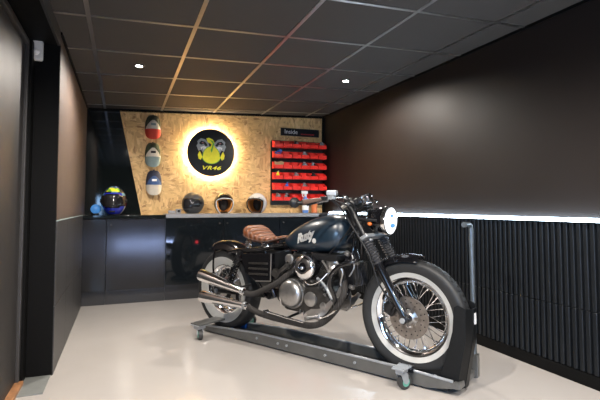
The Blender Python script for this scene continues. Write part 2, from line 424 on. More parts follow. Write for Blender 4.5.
# ------------------------------------------------------------------ round backlit sign
sg = thing('backlit_sign', 'round black backlit sign with a yellow emblem and VR46 lettering on the strand board', 'sign', (.966, YB-.02, 1.638))
b = MB(); b.lathe([(.005, -.055), (.274, -.055), (.280, -.051), (.280, -.030), (.005, -.030)], (0, 0, 0), (0, 1, 0), 64); b.build('disc', M['signblack'], sg)
b = MB(); b.lathe([(.272, -.0565), (.281, -.0565), (.283, -.050), (.283, -.030), (.280, -.030), (.279, -.052), (.272, -.054)], (0, 0, 0), (0, 1, 0), 64, cap=False); b.build('rim', M['rimdark'], sg)
b = MB(); b.tube([((.258)*math.cos(2*PI*k/48), -.024, (.258)*math.sin(2*PI*k/48)) for k in range(48)], .007, 8, closed=True); b.build('halo_light', M['halo'], sg)
for k in range(4):
    b = MB(); a = PI/4+k*PI/2; b.cyl((.12*math.cos(a), -.031, .12*math.sin(a)), (.12*math.cos(a), -.001, .12*math.sin(a)), .008, 10); b.build('standoff', M['blackm'], sg)
def flat(poly, m, name, lift, mirror=False):
    for s in ((1, -1) if mirror else (1,)):
        b = MB(); p = [(s*x, y) for x, y in poly]
        if s < 0: p = p[::-1]
        b.prism(p, (0, -.0552, 0), (1, 0, 0), (0, 0, 1), .0012+lift); b.build(name, m, sg, 60)
# generic emblem: pale winged shape, yellow drop, green crest
flat([(.02, .05), (.035, .115), (.075, .155), (.125, .165), (.165, .13), (.160, .10), (.175, .075), (.150, .015), (.12, .03), (.10, -.005), (.075, .03), (.05, .005)], M['greyink'], 'wing', .0, True)
flat([(.045, .085), (.075, .125), (.12, .135), (.148, .105), (.12, .088), (.09, .098), (.065, .07)], M['signblack'], 'wing_dark_patch', .0006, True)  # dark printed patch on each wing
flat([(.085, .108), (.10, .118), (.118, .115), (.105, .104)], M['pinkink'], 'wing_spot', .0012, True)
flat([(.06, .062), (.066, .018), (.078, .05), (.09, .018), (.10, .055), (.118, .03), (.13, .06), (.09, .075)], M['whiteink'], 'wing_feather', .0008, True)
drop = [(.105*math.cos(a)*(1 if math.sin(a) < 0 else .93), -.045+(.085 if math.sin(a) < 0 else .115)*math.sin(a)) for a in [2*PI*k/40 for k in range(40)]]
flat([(x*1.07, (y+.045)*1.06-.046) for x, y in drop], M['lime'], 'emblem_border', .0010)
flat(drop, M['yellow'], 'emblem', .0018)
flat([(.105, -.055), (.128, .0), (.140, .012), (.158, -.03), (.15, -.075), (.125, -.09)], M['yellow'], 'side_fin', .0014, True)
flat([(-.035, .05), (-.01, .07), (.0, .10), (-.045, .12), (-.062, .165), (-.03, .175), (.015, .155), (.035, .12), (.03, .085), (.045, .06), (.02, .04)], M['yellow'], 'crest', .0016)
flat([(-.01, .03), (.005, .07), (.012, .11), (-.02, .15), (.022, .135), (.032, .10), (.022, .07), (.012, .02), (0, -.005)], M['lime'], 'crest_stripe', .0024)
me = text_mesh('VR46', .062, .30, .0012, 'CENTER', 1.10, .0010)
me.transform(Matrix.Diagonal((1.55, 1, 1, 1)))
add_text('lettering', me, M['yellow'], sg, Matrix.Translation((-.004, -.0585, -.184)) @ Matrix.Rotation(PI/2, 4, 'X'))

# ------------------------------------------------------------------ "Inside" name board
t = thing('name_board', 'narrow black board reading Inside above the red bin rack', 'sign', (2.112, YB-.02, 1.951))
b = MB(); b.box((0, -.006, 0), (.528, .012, .098), bevel=.002); b.build('board', M['signblack'], t)
add_text('lettering', text_mesh('Inside', .078, 0, .0008, 'CENTER'), M['whiteink'], t, Matrix.Translation((-.125, -.0125, .002)) @ Matrix.Rotation(PI/2, 4, 'X'))
b = MB(); x = .01
for w in (.016, .012, .012, .016, .012, .014, .012, .012, .016, .012):
    b.box((x+w/2, -.0128, -.020), (w, .0015, .012)); x += w+.0055
b.build('red_small_print', M['redink'], t)

# ------------------------------------------------------------------ caps hung on the board
def cap(z, x, label, mc, mf, mb, patch):
    t = thing('baseball_cap', label, 'cap', (x, YB-.022, z), 0, 'caps hung on the strand board'); t.scale = (1.06, 1.05, 1.24)
    def P(u, v, g=0):     # u azimuth 0..pi left-right, v 0 bottom..1 top over the dome
        el = v*PI/2
        return V((-(.082+g)*math.cos(u)*(math.cos(el)**.5 if v < 1 else 0), -(.105+g)*math.sin(u)*math.cos(el)**.7 if v < 1 else 0, -.025+(.135+g)*math.sin(el)))
    b = MB(); NU, NV = 20, 10
    b.loft([[P(PI*i/NU, j/NV*.995) for i in range(NU+1)]+[V((0, 0, P(0, j/NV*.995).z))] for j in range(NV+1)])
    cr = b.build('crown', mc, t, 60)
    b = MB()
    rows = [[P(PI*(.5+(.36-.31*(j/8)**1.2)*(i/6-1)), j/8*.40, .003) for i in range(13)] for j in range(9)]
    vr = [[b.bm.verts.new(p) for p in r] for r in rows]
    for a, c in zip(vr[:-1], vr[1:]):
        for i in range(12): b.bm.faces.new([a[i], a[i+1], c[i+1], c[i]])
    fp = b.build('front_panel', mf, t, 60)
    b = MB()
    for k in range(7):
        pass
    b.box((0, -.107, .016), (.050, .006, .020), bevel=.003); b.build('badge', patch, fp)
    b = MB(); N = 16; top, bot = [], []
    rings = []
    for j in range(5):
        s = j/4
        r = []
        for i in range(N+1):
            a = PI*i/N
            x_ = -.083*math.cos(a)
            r.append(V((x_*(1-.04*s), -.012-.088*math.sin(a)**.8*(1-.12*s), -.025-.095*s*math.sin(a)**.55-.0)))
        rings.append(r)
    full = [r+[p+V((0, .006, 0)) for p in reversed(r)] for r in rings]
    b.loft(full); b.build('brim', mb, t, 60)
    b = MB(); b.ball((0, -.004, .113), (.009, .009, .006), 10); b.build('button', mc, t)
cap(1.903, .306, 'camo cap with white front and red brim, topmost of the three on the board', M['camo'], M['cream'], M['capred'], M['teal'])
cap(1.590, .309, 'dark green cap with cream front and grey-teal brim, middle of the three', M['capgreen'], M['cream'], M['teal'], M['darkline'])
cap(1.275, .325, 'navy cap with blue front and cream brim, lowest of the three', M['capnavy'], M['capblue'], M['cream'], M['whiteink'])

# ------------------------------------------------------------------ helmets on the worktop
def helmet_pt(u, e, g=0., chin=0., k=1.):
    """u azimuth (0 = face), e elevation; local metres, face towards +x"""
    ce, se = math.cos(e), math.sin(e)
    a, bb, c = .138, .115, .128
    x = (a+g)*ce*math.cos(u); y = (bb+g)*ce*math.sin(u); z = (c+g)*se
    if chin and e < 0:
        f = max(0, math.cos(u))**2*min(1, -se*2.2); x += chin*f
    if e < 0: x *= 1-.06*se*se; y *= 1-.12*se*se
    return V((x*k, y*k, z*k+.113))
def helmet(loc, rz, label, shell_mats, rule, style):
    t = thing('motorcycle_helmet', label, 'helmet', loc, rz, 'helmets on the worktop')
    NU, EB, NE = 48, -1.02, 26
    chin = .022 if style == 'full' else 0
    us = [-PI+2*PI*i/NU for i in range(NU)]; es = [EB+(PI/2-.001-EB)*j/NE for j in range(NE+1)]
    def opening(u, e):
        if style == 'full': return abs(u) < 1.22 and -.36+.10*abs(u) < e < .40-.06*abs(u)
        return abs(u) < 1.02 and e < .46-.25*(abs(u)/1.02)**3
    def grid(sel, g, m, name, parent, idx=None, k=1.):
        b = MB(); vs = {}
        def vert(i, j):
            i %= NU
            if (i, j) not in vs: vs[(i, j)] = b.bm.verts.new(helmet_pt(us[i], es[j], g, chin, k))
            return vs[(i, j)]
        for i in range(NU):
            for j in range(NE):
                uc = us[i]+PI/NU; ec = (es[j]+es[j+1])/2
                if sel(uc, ec):
                    f = b.bm.faces.new([vert(i, j), vert(i+1, j), vert(i+1, j+1), vert(i, j+1)])
                    if idx: f.material_index = idx(uc, ec)
        return b.build(name, m, parent, 70)
    sh = grid(lambda u, e: not opening(u, e), 0, shell_mats, 'shell', t, rule)
    md = sh.modifiers.new('thickness', 'SOLIDIFY'); md.thickness = .008; md.offset = -1
    if style == 'full':
        v = grid(lambda u, e: abs(u) < 1.32 and -.44+.10*abs(u) < e < .46-.06*abs(u), .004, M['visor'], 'visor', t)
        md = v.modifiers.new('thickness', 'SOLIDIFY'); md.thickness = .003; md.offset = -1
        for s in (-1, 1):
            b = MB(); p = helmet_pt(s*1.42, .03, .004); n = V((0, s, 0)); b.cyl(p-n*.006, p+n*.006, .016, 16); b.build('visor_pivot', M['blackp'], v)
        b = MB(); b.box(helmet_pt(0, -.72, .003, chin)+V((0, 0, .004)), (.012, .055, .014), bevel=.004); b.build('chin_vent', M['blackp'], sh)
        b = MB(); b.tube([helmet_pt(2*PI*k/32, EB, -.001, chin) for k in range(32)], .005, 8, closed=True); b.build('base_trim', M['blackp'], sh)
    else:
        lin = M['orange']
        l = grid(lambda u, e: not opening(u*.97, e), -.010, lin, 'lining', t, None)
        md = l.modifiers.new('thickness', 'SOLIDIFY'); md.thickness = .020; md.offset = -1
        pts = []
        ub = 1.02
        for k in range(9): pts.append(helmet_pt(-ub, EB+(0.21-EB)*k/8, .001))
        for k in range(1, 24):
            u = -ub+2*ub*k/24; pts.append(helmet_pt(u, .46-.25*(abs(u)/ub)**3, .001))
        for k in range(9): pts.append(helmet_pt(ub, .21+(EB-.21)*k/8, .001))
        b = MB(); b.tube(pts, .0055, 8); b.build('edge_beading', M['pvc'] if style == 'open' else M['blackp'], sh)
        b = MB(); b.ball((-.045, 0, .110), (.060, .062, .082), 20); b.build('padding', M['darkline'], t)
        if style == 'bubble':
            b = MB(); rows = []
            for j in range(11):
                e = -.62+1.12*j/10
                rows.append([helmet_pt(-1.15+2.3*i/16, e, .012+.030*math.cos(-1.15+2.3*i/16)*math.cos(e)) for i in range(17)])
            vr = [[b.bm.verts.new(p) for p in r] for r in rows]
            for a, c in zip(vr[:-1], vr[1:]):
                for i in range(16): b.bm.faces.new([a[i], a[i+1], c[i+1], c[i]])
            v = b.build('bubble_visor', M['bubble'], t, 70)
            for k in (-1, 0, 1):
                b = MB(); p = helmet_pt(k*.62, .52, .0); n = (p-V((0, 0, .11))).normalized(); b.cyl(p, p+n*.014, .008, 12); b.build('snap_stud', M['alu'], sh)
    return t
def paint(u, e):
    if e > 1.05: return 0 if math.sin(u*3) > -.2 else 3
    if e > .66 and abs(u) < .85: return 1 if math.sin(u*5+e*9) > -.45 else 2
    if e > .62: return 3 if math.sin(u*4+1) > .3 else 6
    if e > .40: return 0 if abs(u) < .9 else 3
    if e < -.30 and abs(u) < 1.3: return 0
    if u > 1.0: return 4 if e > -.3 else 5
    if u < -1.0: return 6 if e > -.1 else 0
    return 0
h1 = helmet((-.086, 5.19, ZW-.010), -PI/2-.10, 'multicoloured full-face helmet with blue chin and yellow-green crown on the black worktop',
       [M['helmblue'], M['yellow'], M['lime'], M['helmteal'], M['helmred'], M['helmwhite'], M['helmblack']], paint, 'full'); h1.scale = (1.08, 1.08, 1.27)
helmet((.745, 5.19, ZW+.001), -PI/2-.72, 'matt dark grey full-face helmet beside the small grey box', [M['helmgrey']], None, 'full')
helmet((1.095, 5.19, ZW+.001), -PI/2-.05, 'black open-face helmet with orange lining facing the room', [M['helmblack']], None, 'open')
helmet((1.495, 5.19, ZW+.001), -PI/2-.62, 'white open-face helmet with clear bubble visor next to the bin rack', [M['helmwhite']], None, 'bubble')

t = thing('action_camera_box', 'small grey box with a dark lens lying left of the dark grey helmet', 'box', (.535, 5.16, ZW), .05)
b = MB(); b.box((-.028, 0, .018), (.075, .05, .034), bevel=.004); b.box((.045, .002, .026), (.055, .05, .052), bevel=.005); b.build('body', M['greym'], t)
b = MB(); b.cyl((.045, -.024, .028), (.045, -.032, .028), .014, 16); b.build('lens', M['blackp'], t)
t = thing('spray_bottle', 'blue and white spray bottle on the worktop behind the motorcycle mirror', 'bottle', (2.112, 5.17, ZW))
b = MB(); b.lathe([(.036, 0), (.040, .008), (.040, .14), (.034, .17), (.016, .195), (.014, .215)], (0, 0, 0), (0, 0, 1), 20); b.build('bottle', M['bluebottle'], t)
b = MB(); b.lathe([(.0405, .035), (.0412, .037), (.0412, .118), (.0405, .12)], (0, 0, 0), (0, 0, 1), 20, cap=False); b.build('paper_label', M['whiteink'], t)
b = MB(); b.cyl((0, 0, .205), (0, 0, .235), .018, 14); b.box((-.015, -.005, .255), (.085, .03, .036), bevel=.008); b.tube([(-.03, -.005, .24), (-.042, -.005, .215), (-.03, -.005, .195)], .006, 8, 4); b.build('trigger_head', M['pvc'], t)
t = thing('spray_can', 'orange can with grey cap on the worktop right of the spray bottle', 'can', (2.232, 5.17, ZW))
b = MB(); b.lathe([(.036, 0), (.038, .004), (.038, .125), (.030, .140), (.02, .145)], (0, 0, 0), (0, 0, 1), 20); b.build('can', M['orangec'], t)
b = MB(); b.lathe([(.028, .14), (.028, .178), (.02, .184)], (0, 0, 0), (0, 0, 1), 18); b.build('cap', M['greym'], t)
t = thing('reflection_ball', 'small blue glowing ball added as a reflected glow on the black worktop left of the multicoloured helmet', 'lamp', (-.268, 5.29, .912))  # glowing ball added in place of a blue reflection in the gloss panel
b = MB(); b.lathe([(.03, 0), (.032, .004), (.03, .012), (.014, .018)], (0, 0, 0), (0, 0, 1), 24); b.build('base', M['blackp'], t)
b = MB(); b.ball((0, 0, .062), (.050, .050, .050), 24); b.build('globe', M['blueball'], t)

# ------------------------------------------------------------------ bin rack
RX0, BW, RB, RP = 1.722, .1185, 1.076, .1325
t = thing('bin_rack', 'black steel wall rack of louvred rails carrying six rows of red bins', 'rack', (RX0+3*BW, YB-.021, 1.02))
b = MB(); b.box((0, -.006, .40), (6*BW+.012, .012, .80), bevel=.002); b.build('back_panel', M['peg'], t)
for k in range(6):
    b = MB(); b.box((0, -.014, RB-1.02+k*RP+.082), (6*BW, .010, .018), bevel=.002); b.box((0, -.017, RB-1.02+k*RP+.092), (6*BW, .006, .008)); b.build('rail', M['peg'], t)
def bin_mesh():
    b = MB(); w, d, h, th = BW-.010, .105, .088, .0035
    side = [(0, 0), (-d, 0), (-d-.004, .040), (-d+.018, h*.66), (-.012, h), (0, h)]
    for s in (-1, 1): b.prism(side, (s*(w/2-th/2)-th/2, -.004, 0), (0, 1, 0), (0, 0, 1), th)
    b.box((0, -.004-d/2, th/2), (w-.001, d, th)); b.box((0, -.006, h/2), (w-.001, th, h))
    b.box((0, -.005-d, .021), (w-.001, th, .042)); b.box((0, -.007-d, .040), (w, .008, .006), bevel=.002); b.box((0, -.0085-d, .020), (w*.5, .003, .016))
    return b
rows = ['top', 'second', 'third', 'fourth', 'fifth', 'bottom']; colsn = ['leftmost', 'second from left', 'third from left', 'third from right', 'second from right', 'rightmost']
proto = None
for r in range(6):
    for c in range(6):
        if proto is None: o = proto = bin_mesh().build('storage_bin', M['red'])
        else: o = proto.copy(); COL.objects.link(o)
        o.location = (RX0+BW*(c+.5), YB-.046, RB+(5-r)*RP)
        tag(o, f'red open-fronted storage bin, {colsn[c]} in the {rows[r]} row of the wall rack', 'bin', 'red bins on the wall rack')
def bits(r, c, mats, name, label, cat, seed):
    """an item sticking out of a bin"""
    rnd = random.Random(seed)
    t = thing(name, label, cat, (RX0+BW*(c+.5), YB-.10, RB+(5-r)*RP+.004))
    if name == 'coiled_cable':
        b = MB(); b.tube([(.03*math.cos(a*.6), -.01+.016*math.sin(a*.6), .040+.004*a) for a in range(14)], .008, 8, 3); b.tube([(.02, -.02, .03), (.04, -.035, .085), (.01, -.03, .10)], .007, 8, 4); b.build('cable', mats[0], t)
        b = MB(); b.box((.008, -.03, .10), (.02, .016, .014), bevel=.004); b.build('plug', M['blackp'], t)
    elif name == 'folded_card':
        b = MB(); b.prism([(-.05, .004), (.055, .0), (.07, .075), (.03, .088), (-.02, .070), (-.055, .088)], (0, -.03, 0), (1, 0, .0), (0, -.25, .97), .004); b.build('card', mats[0], t)
        b = MB(); b.prism([(-.045, .0), (.04, .0), (.045, .06), (-.04, .07)], (0, -.012, 0), (1, 0, .0), (0, .1, .99), .004); b.build('flap', mats[0], t)
    elif name == 'spray_nozzle':
        b = MB(); b.lathe([(.02, 0), (.022, .05), (.016, .062), (.010, .066), (.010, .085)], (0, -.02, 0), (0, 0, 1), 16); b.build('cap', mats[0], t)
        b = MB(); b.tube([(0, -.02, .085), (0, -.045, .09), (0, -.06, .082)], .005, 8, 3); b.build('spout', mats[-1], t)
    else:
        b = MB(); b.lathe([(.014, .0), (.020, .004), (.020, .055), (.013, .06), (.013, .074), (.018, .076), (.018, .088)], (-.02, -.015, 0), (.15, -.25, 1), 6); b.build('bolt', mats[0], t)
        b = MB(); b.lathe([(.010, 0), (.024, .002), (.026, .03), (.024, .06), (.010, .075)], (.025, -.01, 0), (-.2, -.1, 1), 14); b.build('bushing', mats[-1], t)
    return t
bits(0, 2, [M['blackp'], M['greym']], 'metal_parts', 'dark hardware standing in the third bin of the top row', 'parts', 1)
bits(0, 5, [M['greym']], 'metal_parts', 'pale hardware in the rightmost bin of the top row', 'parts', 9)
bits(1, 0, [M['blue']], 'coiled_cable', 'blue cable spilling from the leftmost bin of the second row', 'cable', 2)
bits(1, 3, [M['greym']], 'metal_parts', 'grey hardware in the fourth bin of the second row', 'parts', 3)
bits(2, 0, [M['card']], 'folded_card', 'brown folded cardboard in the leftmost bin of the third row', 'cardboard', 4)
bits(2, 3, [M['greym'], M['alu']], 'metal_parts', 'grey hardware in the fourth bin of the third row', 'parts', 5)
bits(2, 4, [M['greym'], M['blackp']], 'metal_parts', 'grey and black hardware in the fifth bin of the third row', 'parts', 6)
bits(3, 0, [M['yellow'], M['greym']], 'spray_nozzle', 'yellow nozzle in the leftmost bin of the fourth row', 'nozzle', 7)
bits(3, 2, [M['alu'], M['greym']], 'metal_parts', 'shiny hardware in the third bin of the fourth row', 'parts', 8)
bits(3, 4, [M['blackp'], M['darkalu']], 'metal_parts', 'dark hardware in the fifth bin of the fourth row', 'parts', 10)
bits(4, 1, [M['blue'], M['blue']], 'spray_nozzle', 'blue nozzle in the second bin of the fifth row', 'nozzle', 11)
bits(4, 3, [M['greym'], M['alu']], 'metal_parts', 'grey hardware in the fourth bin of the fifth row', 'parts', 12)
bits(5, 0, [M['alu'], M['greym']], 'metal_parts', 'shiny hardware in the leftmost bin of the bottom row', 'parts', 13)
bits(5, 1, [M['greym'], M['blackp']], 'metal_parts', 'grey and black hardware in the second bin of the bottom row', 'parts', 14)
#<BIKE>
M['gaiter'] = mat('glossy_gaiter_rubber', (.05, .05, .053), .24, 0, .05, 30, coat=.4)
# ------------------------------------------------------------------ motorcycle (x forward, y left, z up)
BO, BH = (.807, 3.602, 0), math.radians(-59.79)
bike = thing('motorcycle', 'dark navy motorcycle with whitewall tyres, tan seat and lit headlight on a wheeled stand', 'motorcycle', BO, BH)
AF, AR = V((1.575, 0, .362)), V((0, 0, .347))
SP = V((1.12, 0, 1.05)); SAX = V((.575, 0, -1)).normalized()
STEER = Matrix.Translation(SP) @ Matrix.Rotation(math.radians(1.0), 4, SAX) @ Matrix.Translation(-SP)
def fx(z): return AF.x+(AF.z-z)*.575
Y = (0, 1, 0)
def wheel(name, ctr, R, wd, r_rim, r_wh, w_rim, nsp, hub_r, hub_w, xf=None):
    rim = MB()
    h = w_rim/2
    rim.lathe([(r_rim-.012, -h*.55), (r_rim+.010, -h), (r_rim+.016, -h), (r_rim+.012, -h*.8), (r_rim-.002, -h*.4), (r_rim-.004, 0), (r_rim-.002, h*.4), (r_rim+.012, h*.8), (r_rim+.016, h), (r_rim+.010, h), (r_rim-.012, h*.55), (r_rim-.020, 0)], (0, 0, 0), Y, 56, closed=True)
    o = rim.build(name, M['chrome'], bike)
    mtx = (xf or Matrix.Identity(4)) @ Matrix.Translation(ctr)
    o.location = mtx.to_translation(); o.rotation_euler = mtx.to_euler()
    t = MB(); w2 = wd/2; prof = []
    k = R-r_rim
    for s, a in ((-1, range(0, 9)), (1, range(8, -1, -1))):
        for i in a:
            q = i/8
            rr = r_rim+.004+k*(1-(1-q)**1.0)*.0
            ang = q*PI/2
            prof.append((r_rim+.006+(k-.006)*math.sin(ang)**.85, s*(w_rim*.46+(w2-w_rim*.46)*math.sin(min(1, q*2.1)*PI/2) if q < .48 else w2*math.cos((q-.48)/.52*PI/2)**.62)))
    prof2 = []
    for p in prof:
        if not prof2 or (abs(p[0]-prof2[-1][0])+abs(p[1]-prof2[-1][1])) > 1e-4: prof2.append(p)
    t.lathe(prof2, (0, 0, 0), Y, 72, closed=True)
    # tread sipes: shallow dark ribs standing on the shoulders
    ty = t.build('tyre', M['rubber'], o, 50)
    b = MB()
    for i in range(34):
        for s in (-1, 1):
            a = 2*PI*(i+.5*(s > 0))/34
            def tp(q, da):
                y = s*w2*q; r = R+.0008-(k*.33)*(q**2.6)
                return V((r*math.cos(a+da), y, r*math.sin(a+da)))
            b.tube([tp(.12, 0), tp(.42, .035), tp(.74, .055)], .0032, 5)
    tr = b.build('tread', M['blackp'], ty); tr['kind'] = 'stuff'
    for s in (-1, 1):
        b = MB(); n = 7; pf = []
        def yw(r):
            q = (r-r_rim-.006)/(k-.006)
            q = math.asin(max(0, min(1, q))**(1/.85))/(PI/2)
            return (w_rim*.46+(w2-w_rim*.46)*math.sin(min(1, q*2.1)*PI/2) if q < .48 else w2*math.cos((q-.48)/.52*PI/2)**.62)
        rs = [r_rim+.016+(r_wh-r_rim-.016)*i/n for i in range(n+1)]
        pf = [(r, s*(yw(r)+.0022)) for r in rs]+[(r, s*(yw(r)-.003)) for r in reversed(rs)]
        b.lathe(pf, (0, 0, 0), Y, 72, closed=True); b.build('whitewall', M['white'], o, 60)
    b = MB(); b.lathe([(.010, -hub_w/2-.012), (.022, -hub_w/2-.010), (hub_r*.7, -hub_w/2), (hub_r, -hub_w/2+.004), (hub_r, -hub_w/2+.012), (hub_r*.55, -hub_w/4), (hub_r*.55, hub_w/4), (hub_r, hub_w/2-.012), (hub_r, hub_w/2-.004), (hub_r*.7, hub_w/2), (.022, hub_w/2+.01), (.01, hub_w/2+.012)], (0, 0, 0), Y, 28)
    b.build('hub', M['alu'], o)
    sp = {}
    for i in range(nsp):
        s = 1 if i % 2 else -1; kx = 1 if (i//2) % 2 else -1
        if (s, kx) not in sp:
            b = MB(); a = kx*.62
            b.cyl((hub_r*.92*math.cos(a), s*(hub_w/2-.008), hub_r*.92*math.sin(a)), ((r_rim-.004), s*.006, 0), .0021, 6)
            b.cyl((r_rim-.030, s*.0085, .0), (r_rim-.004, s*.006, 0), .0033, 6)
            q = sp[(s, kx)] = b.build('spoke', M['chrome'], o)
        else:
            q = sp[(s, kx)].copy(); COL.objects.link(q); q.parent = o
        q.rotation_euler = (0, -2*PI*i/nsp, 0)
    return o
fw = wheel('front_wheel', AF, .330, .104, .212, .256, .060, 36, .048, .11, STEER)
rw = wheel('rear_wheel', AR, .313, .140, .178, .255, .088, 36, .062, .15)
b = MB(); b.lathe([(.056, -.058), (.121, -.058), (.121, -.063), (.056, -.063)], (0, 0, 0), Y, 48, closed=True)
for k in range(6):
    a = k*PI/3; b.box((.055*math.cos(a), -.0605, .055*math.sin(a)), (.042, .005, .018), Matrix.Rotation(-a, 3, 'Y'))
bd = b.build('brake_disc', M['disc'], fw)
b = MB()
for k in range(18):
    a = 2*PI*k/18
    for r in ((.080, .104) if k % 2 else (.092,)): b.cyl((r*math.cos(a), -.0625, r*math.sin(a)), (r*math.cos(a), -.0638, r*math.sin(a)), .0042, 8)
dh = b.build('disc_holes', M['blackp'], bd); dh['kind'] = 'stuff'
b = MB(); b.lathe([(.02, .075), (.105, .075), (.11, .06), (.11, .03), (.02, .03)], (0, 0, 0), Y, 36); b.build('brake_drum', M['alu'], rw)
b = MB(); b.lathe([(.015, -.082), (.030, -.080), (.034, -.07), (.085, -.066), (.088, -.05), (.02, -.05)], (0, 0, 0), Y, 36); b.build('final_drive_cover', M['blackm'], rw)

# --- fork
for s in (-1, 1):
    yy = s*.1
    def fp(z, dy=0): return V((fx(z), yy+dy, z))
    b = MB(STEER); b.cyl(fp(1.055), fp(.64), .0195, 16); leg = b.build('fork_tube', M['blackm'], bike)
    b = MB(STEER); prof = []
    a0, a1 = fp(.815), fp(.655); ln = (a1-a0).length
    for i in range(57):
        q = i/56; prof.append((.031+.0075*math.sin(q*11*2*PI)-.002*q, ln*q))
    b.lathe(prof, a0, a1-a0, 22); b.build('fork_gaiter', M['gaiter'], leg, 80)
    b = MB(STEER)
    b.tube([fp(.668), fp(.66), fp(.50), fp(.42), fp(.362)], [.026, .028, .0245, .0245, .022], 18)
    b.cyl(fp(.362, -.032), fp(.362, .032), .024, 16); b.build('fork_slider', M['blackgl'], leg)
    b = MB(STEER); b.lathe([(.019, 0), (.022, .003), (.022, .02), (.014, .026)], fp(1.045), -SAX, 18); b.build('fork_cap', M['chrome'], leg)
b = MB(STEER); b.cyl((AF.x, -.145, AF.z), (AF.x, .145, AF.z), .0095, 14); b.cyl((AF.x, -.150, AF.z), (AF.x, -.138, AF.z), .016, 6); b.cyl((AF.x, .150, AF.z), (AF.x, .138, AF.z), .016, 6); b.build('front_axle', M['zinc'], bike)
R29 = Matrix.Rotation(math.radians(29.9), 3, 'Y')
b = MB(STEER); b.box((fx(1.01)-.012, 0, 1.01), (.075, .27, .026), Matrix.Rotation(math.radians(29.9), 3, 'Y').transposed(), .010, 3); b.build('upper_fork_clamp', M['alu'], bike)
b = MB(STEER); b.box((1.322, 0, .818), (.060, .275, .026), Matrix.Rotation(math.radians(29.9), 3, 'Y').transposed(), .010, 3)
for s in (-1, 1): b.cyl((1.345, s*.1, .806), (1.36, s*.1, .80), .010, 8)
b.build('lower_fork_clamp', M['zinc'], bike)
b = MB(); b.cyl((1.12, 0, 1.03), (1.215, 0, .81), .033, 18); b.build('steering_head', M['blackm'], bike)
b = MB(STEER); b.tube([(AF.x-.085, -.09, .447), (AF.x-.11, -.09, .42), (AF.x-.118, -.09, .385)], [.03, .033, .026], 14); b.box((AF.x-.098, -.072, .412), (.062, .055, .092), Matrix.Rotation(.45, 3, 'Y'), .010, 3); b.cyl((AF.x-.095, -.115, .43), (AF.x-.095, -.09, .43), .020, 16)
b.build('brake_caliper', M['blackm'], bike)
b = MB(STEER); b.tube([(AF.x-.10, -.105, .46), (AF.x-.16, -.125, .56), (1.36, -.14, .72), (1.27, -.15, .86), (1.20, -.20, 1.0), (1.165, -.25, 1.045)], .0055, 8, 6); b.build('brake_hose', M['blackp'], bike)
# front fender
def fender(ctr, r, w, a0, a1, name, m, xf=None, sag=.35, th=.004, n=24):
    b = MB(xf); rings = []
    for i in range(n+1):
        a = a0+(a1-a0)*i/n; end = min(1, min(i, n-i)/3+.55)
        top, bot = [], []
        for j in range(13):
            q = -1+j/6; y = q*w/2*(.80+.2*end); rr = r-sag*w/2*abs(q)**3.2*1.0
            c = V((math.cos(a), 0, math.sin(a)))
            top.append(ctr+c*rr+V((0, y, 0))); bot.append(ctr+c*(rr-th)+V((0, y*.985, 0)))
        rings.append(top+bot[::-1])
    b.loft(rings); return b.build(name, m, bike, 60)
ff = fender(AF, .362, .136, math.radians(80), math.radians(134), 'front_fender', M['blackgl'], STEER, .55)
for s in (-1, 1):
    b = MB(STEER); b.tube([(fx(.60)+.0, s*.078, .62), (fx(.65)-.01, s*.066, .665), (fx(.65)+.02, s*.060, .690)], .009, 8); b.build('fender_bracket', M['blackm'], ff)
# headlight
HL = V((1.398, 0, .916)); HX = (1, 0, -.03)
b = MB(STEER); b.lathe([(.012, -.115), (.035, -.110), (.060, -.092), (.076, -.062), (.083, -.025), (.086, .018), (.080, .030), (.03, .030)], HL, HX, 40); hs = b.build('headlight_shell', M['blackgl'], bike)
b = MB(STEER); b.lathe([(.079, .020), (.089, .016), (.091, .026), (.088, .038), (.081, .040), (.079, .034)], HL, HX, 40, closed=True); b.build('headlight_ring', M['chrome'], hs)
b = MB(STEER); b.lathe([(.081, .033), (.070, .042), (.045, .049), (.02, .052), (.001, .053)], HL, HX, 36); b.build('headlight_lens', M['head'], hs)
for dz, dy, ry, rz2 in ((-.030, .0, .030, .013), (.030, -.008, .018, .010)):
    b = MB(STEER); b.ball(HL+V((.0510, dy, dz)), (.005, ry, rz2), 14); b.build('bulb_glow', M['headblue'], hs)
for s in (-1, 1):
    b = MB(STEER); b.tube([(fx(.93), s*.1, .93), (fx(.93)+.05, s*.098, .925), (HL.x-.01, s*.084, .918)], .009, 8); b.build('headlight_bracket', M['blackm'], hs)
    b = MB(STEER); b.cyl((fx(.90)+.06, s*.085, .905), (fx(.90)+.085, s*.112, .900), .006, 8); ts = b.build('turn_signal', M['blackm'], bike)
    b = MB(STEER); b.ball((fx(.90)+.092, s*.118, .899), (.015, .012, .012), 14); b.build('amber_lens', M['amber'], ts)
# gauges and bars
b = MB(STEER); b.lathe([(.018, -.05), (.036, -.046), (.041, -.036), (.041, .0), (.044, .004), (.044, .012), (.038, .013)], (1.255, .01, 1.055), (-.45, 0, .9), 30); sp_ = b.build('speedometer', M['chrome'], bike)
b = MB(STEER); b.lathe([(.0415, -.002), (.046, .001), (.046, .013), (.040, .0145)], (1.255, .01, 1.055), (-.45, 0, .9), 30, cap=False); b.build('chrome_bezel', M['chrome'], sp_)
b = MB(STEER); b.lathe([(.039, .0125), (.0005, .0135)], (1.255, .01, 1.055), (-.45, 0, .9), 30, cap=False); b.build('dial', M['visor'], sp_)
b = MB(STEER); b.box((1.225, -.055, 1.028), (.05, .045, .035), Matrix.Rotation(-.4, 3, 'Y'), .008); b.box((1.235, .0, .985), (.10, .10, .012), Matrix.Rotation(-.4, 3, 'Y'), .004); b.build('warning_light_panel', M['blackm'], bike)
b = MB(STEER)
def hb(s): return [(1.158, s*.03, 1.048), (1.165, s*.10, 1.060), (1.168, s*.17, 1.062), (1.148, s*.235, 1.054), (1.112, s*.285, 1.042), (1.068, s*.405, 1.029)]
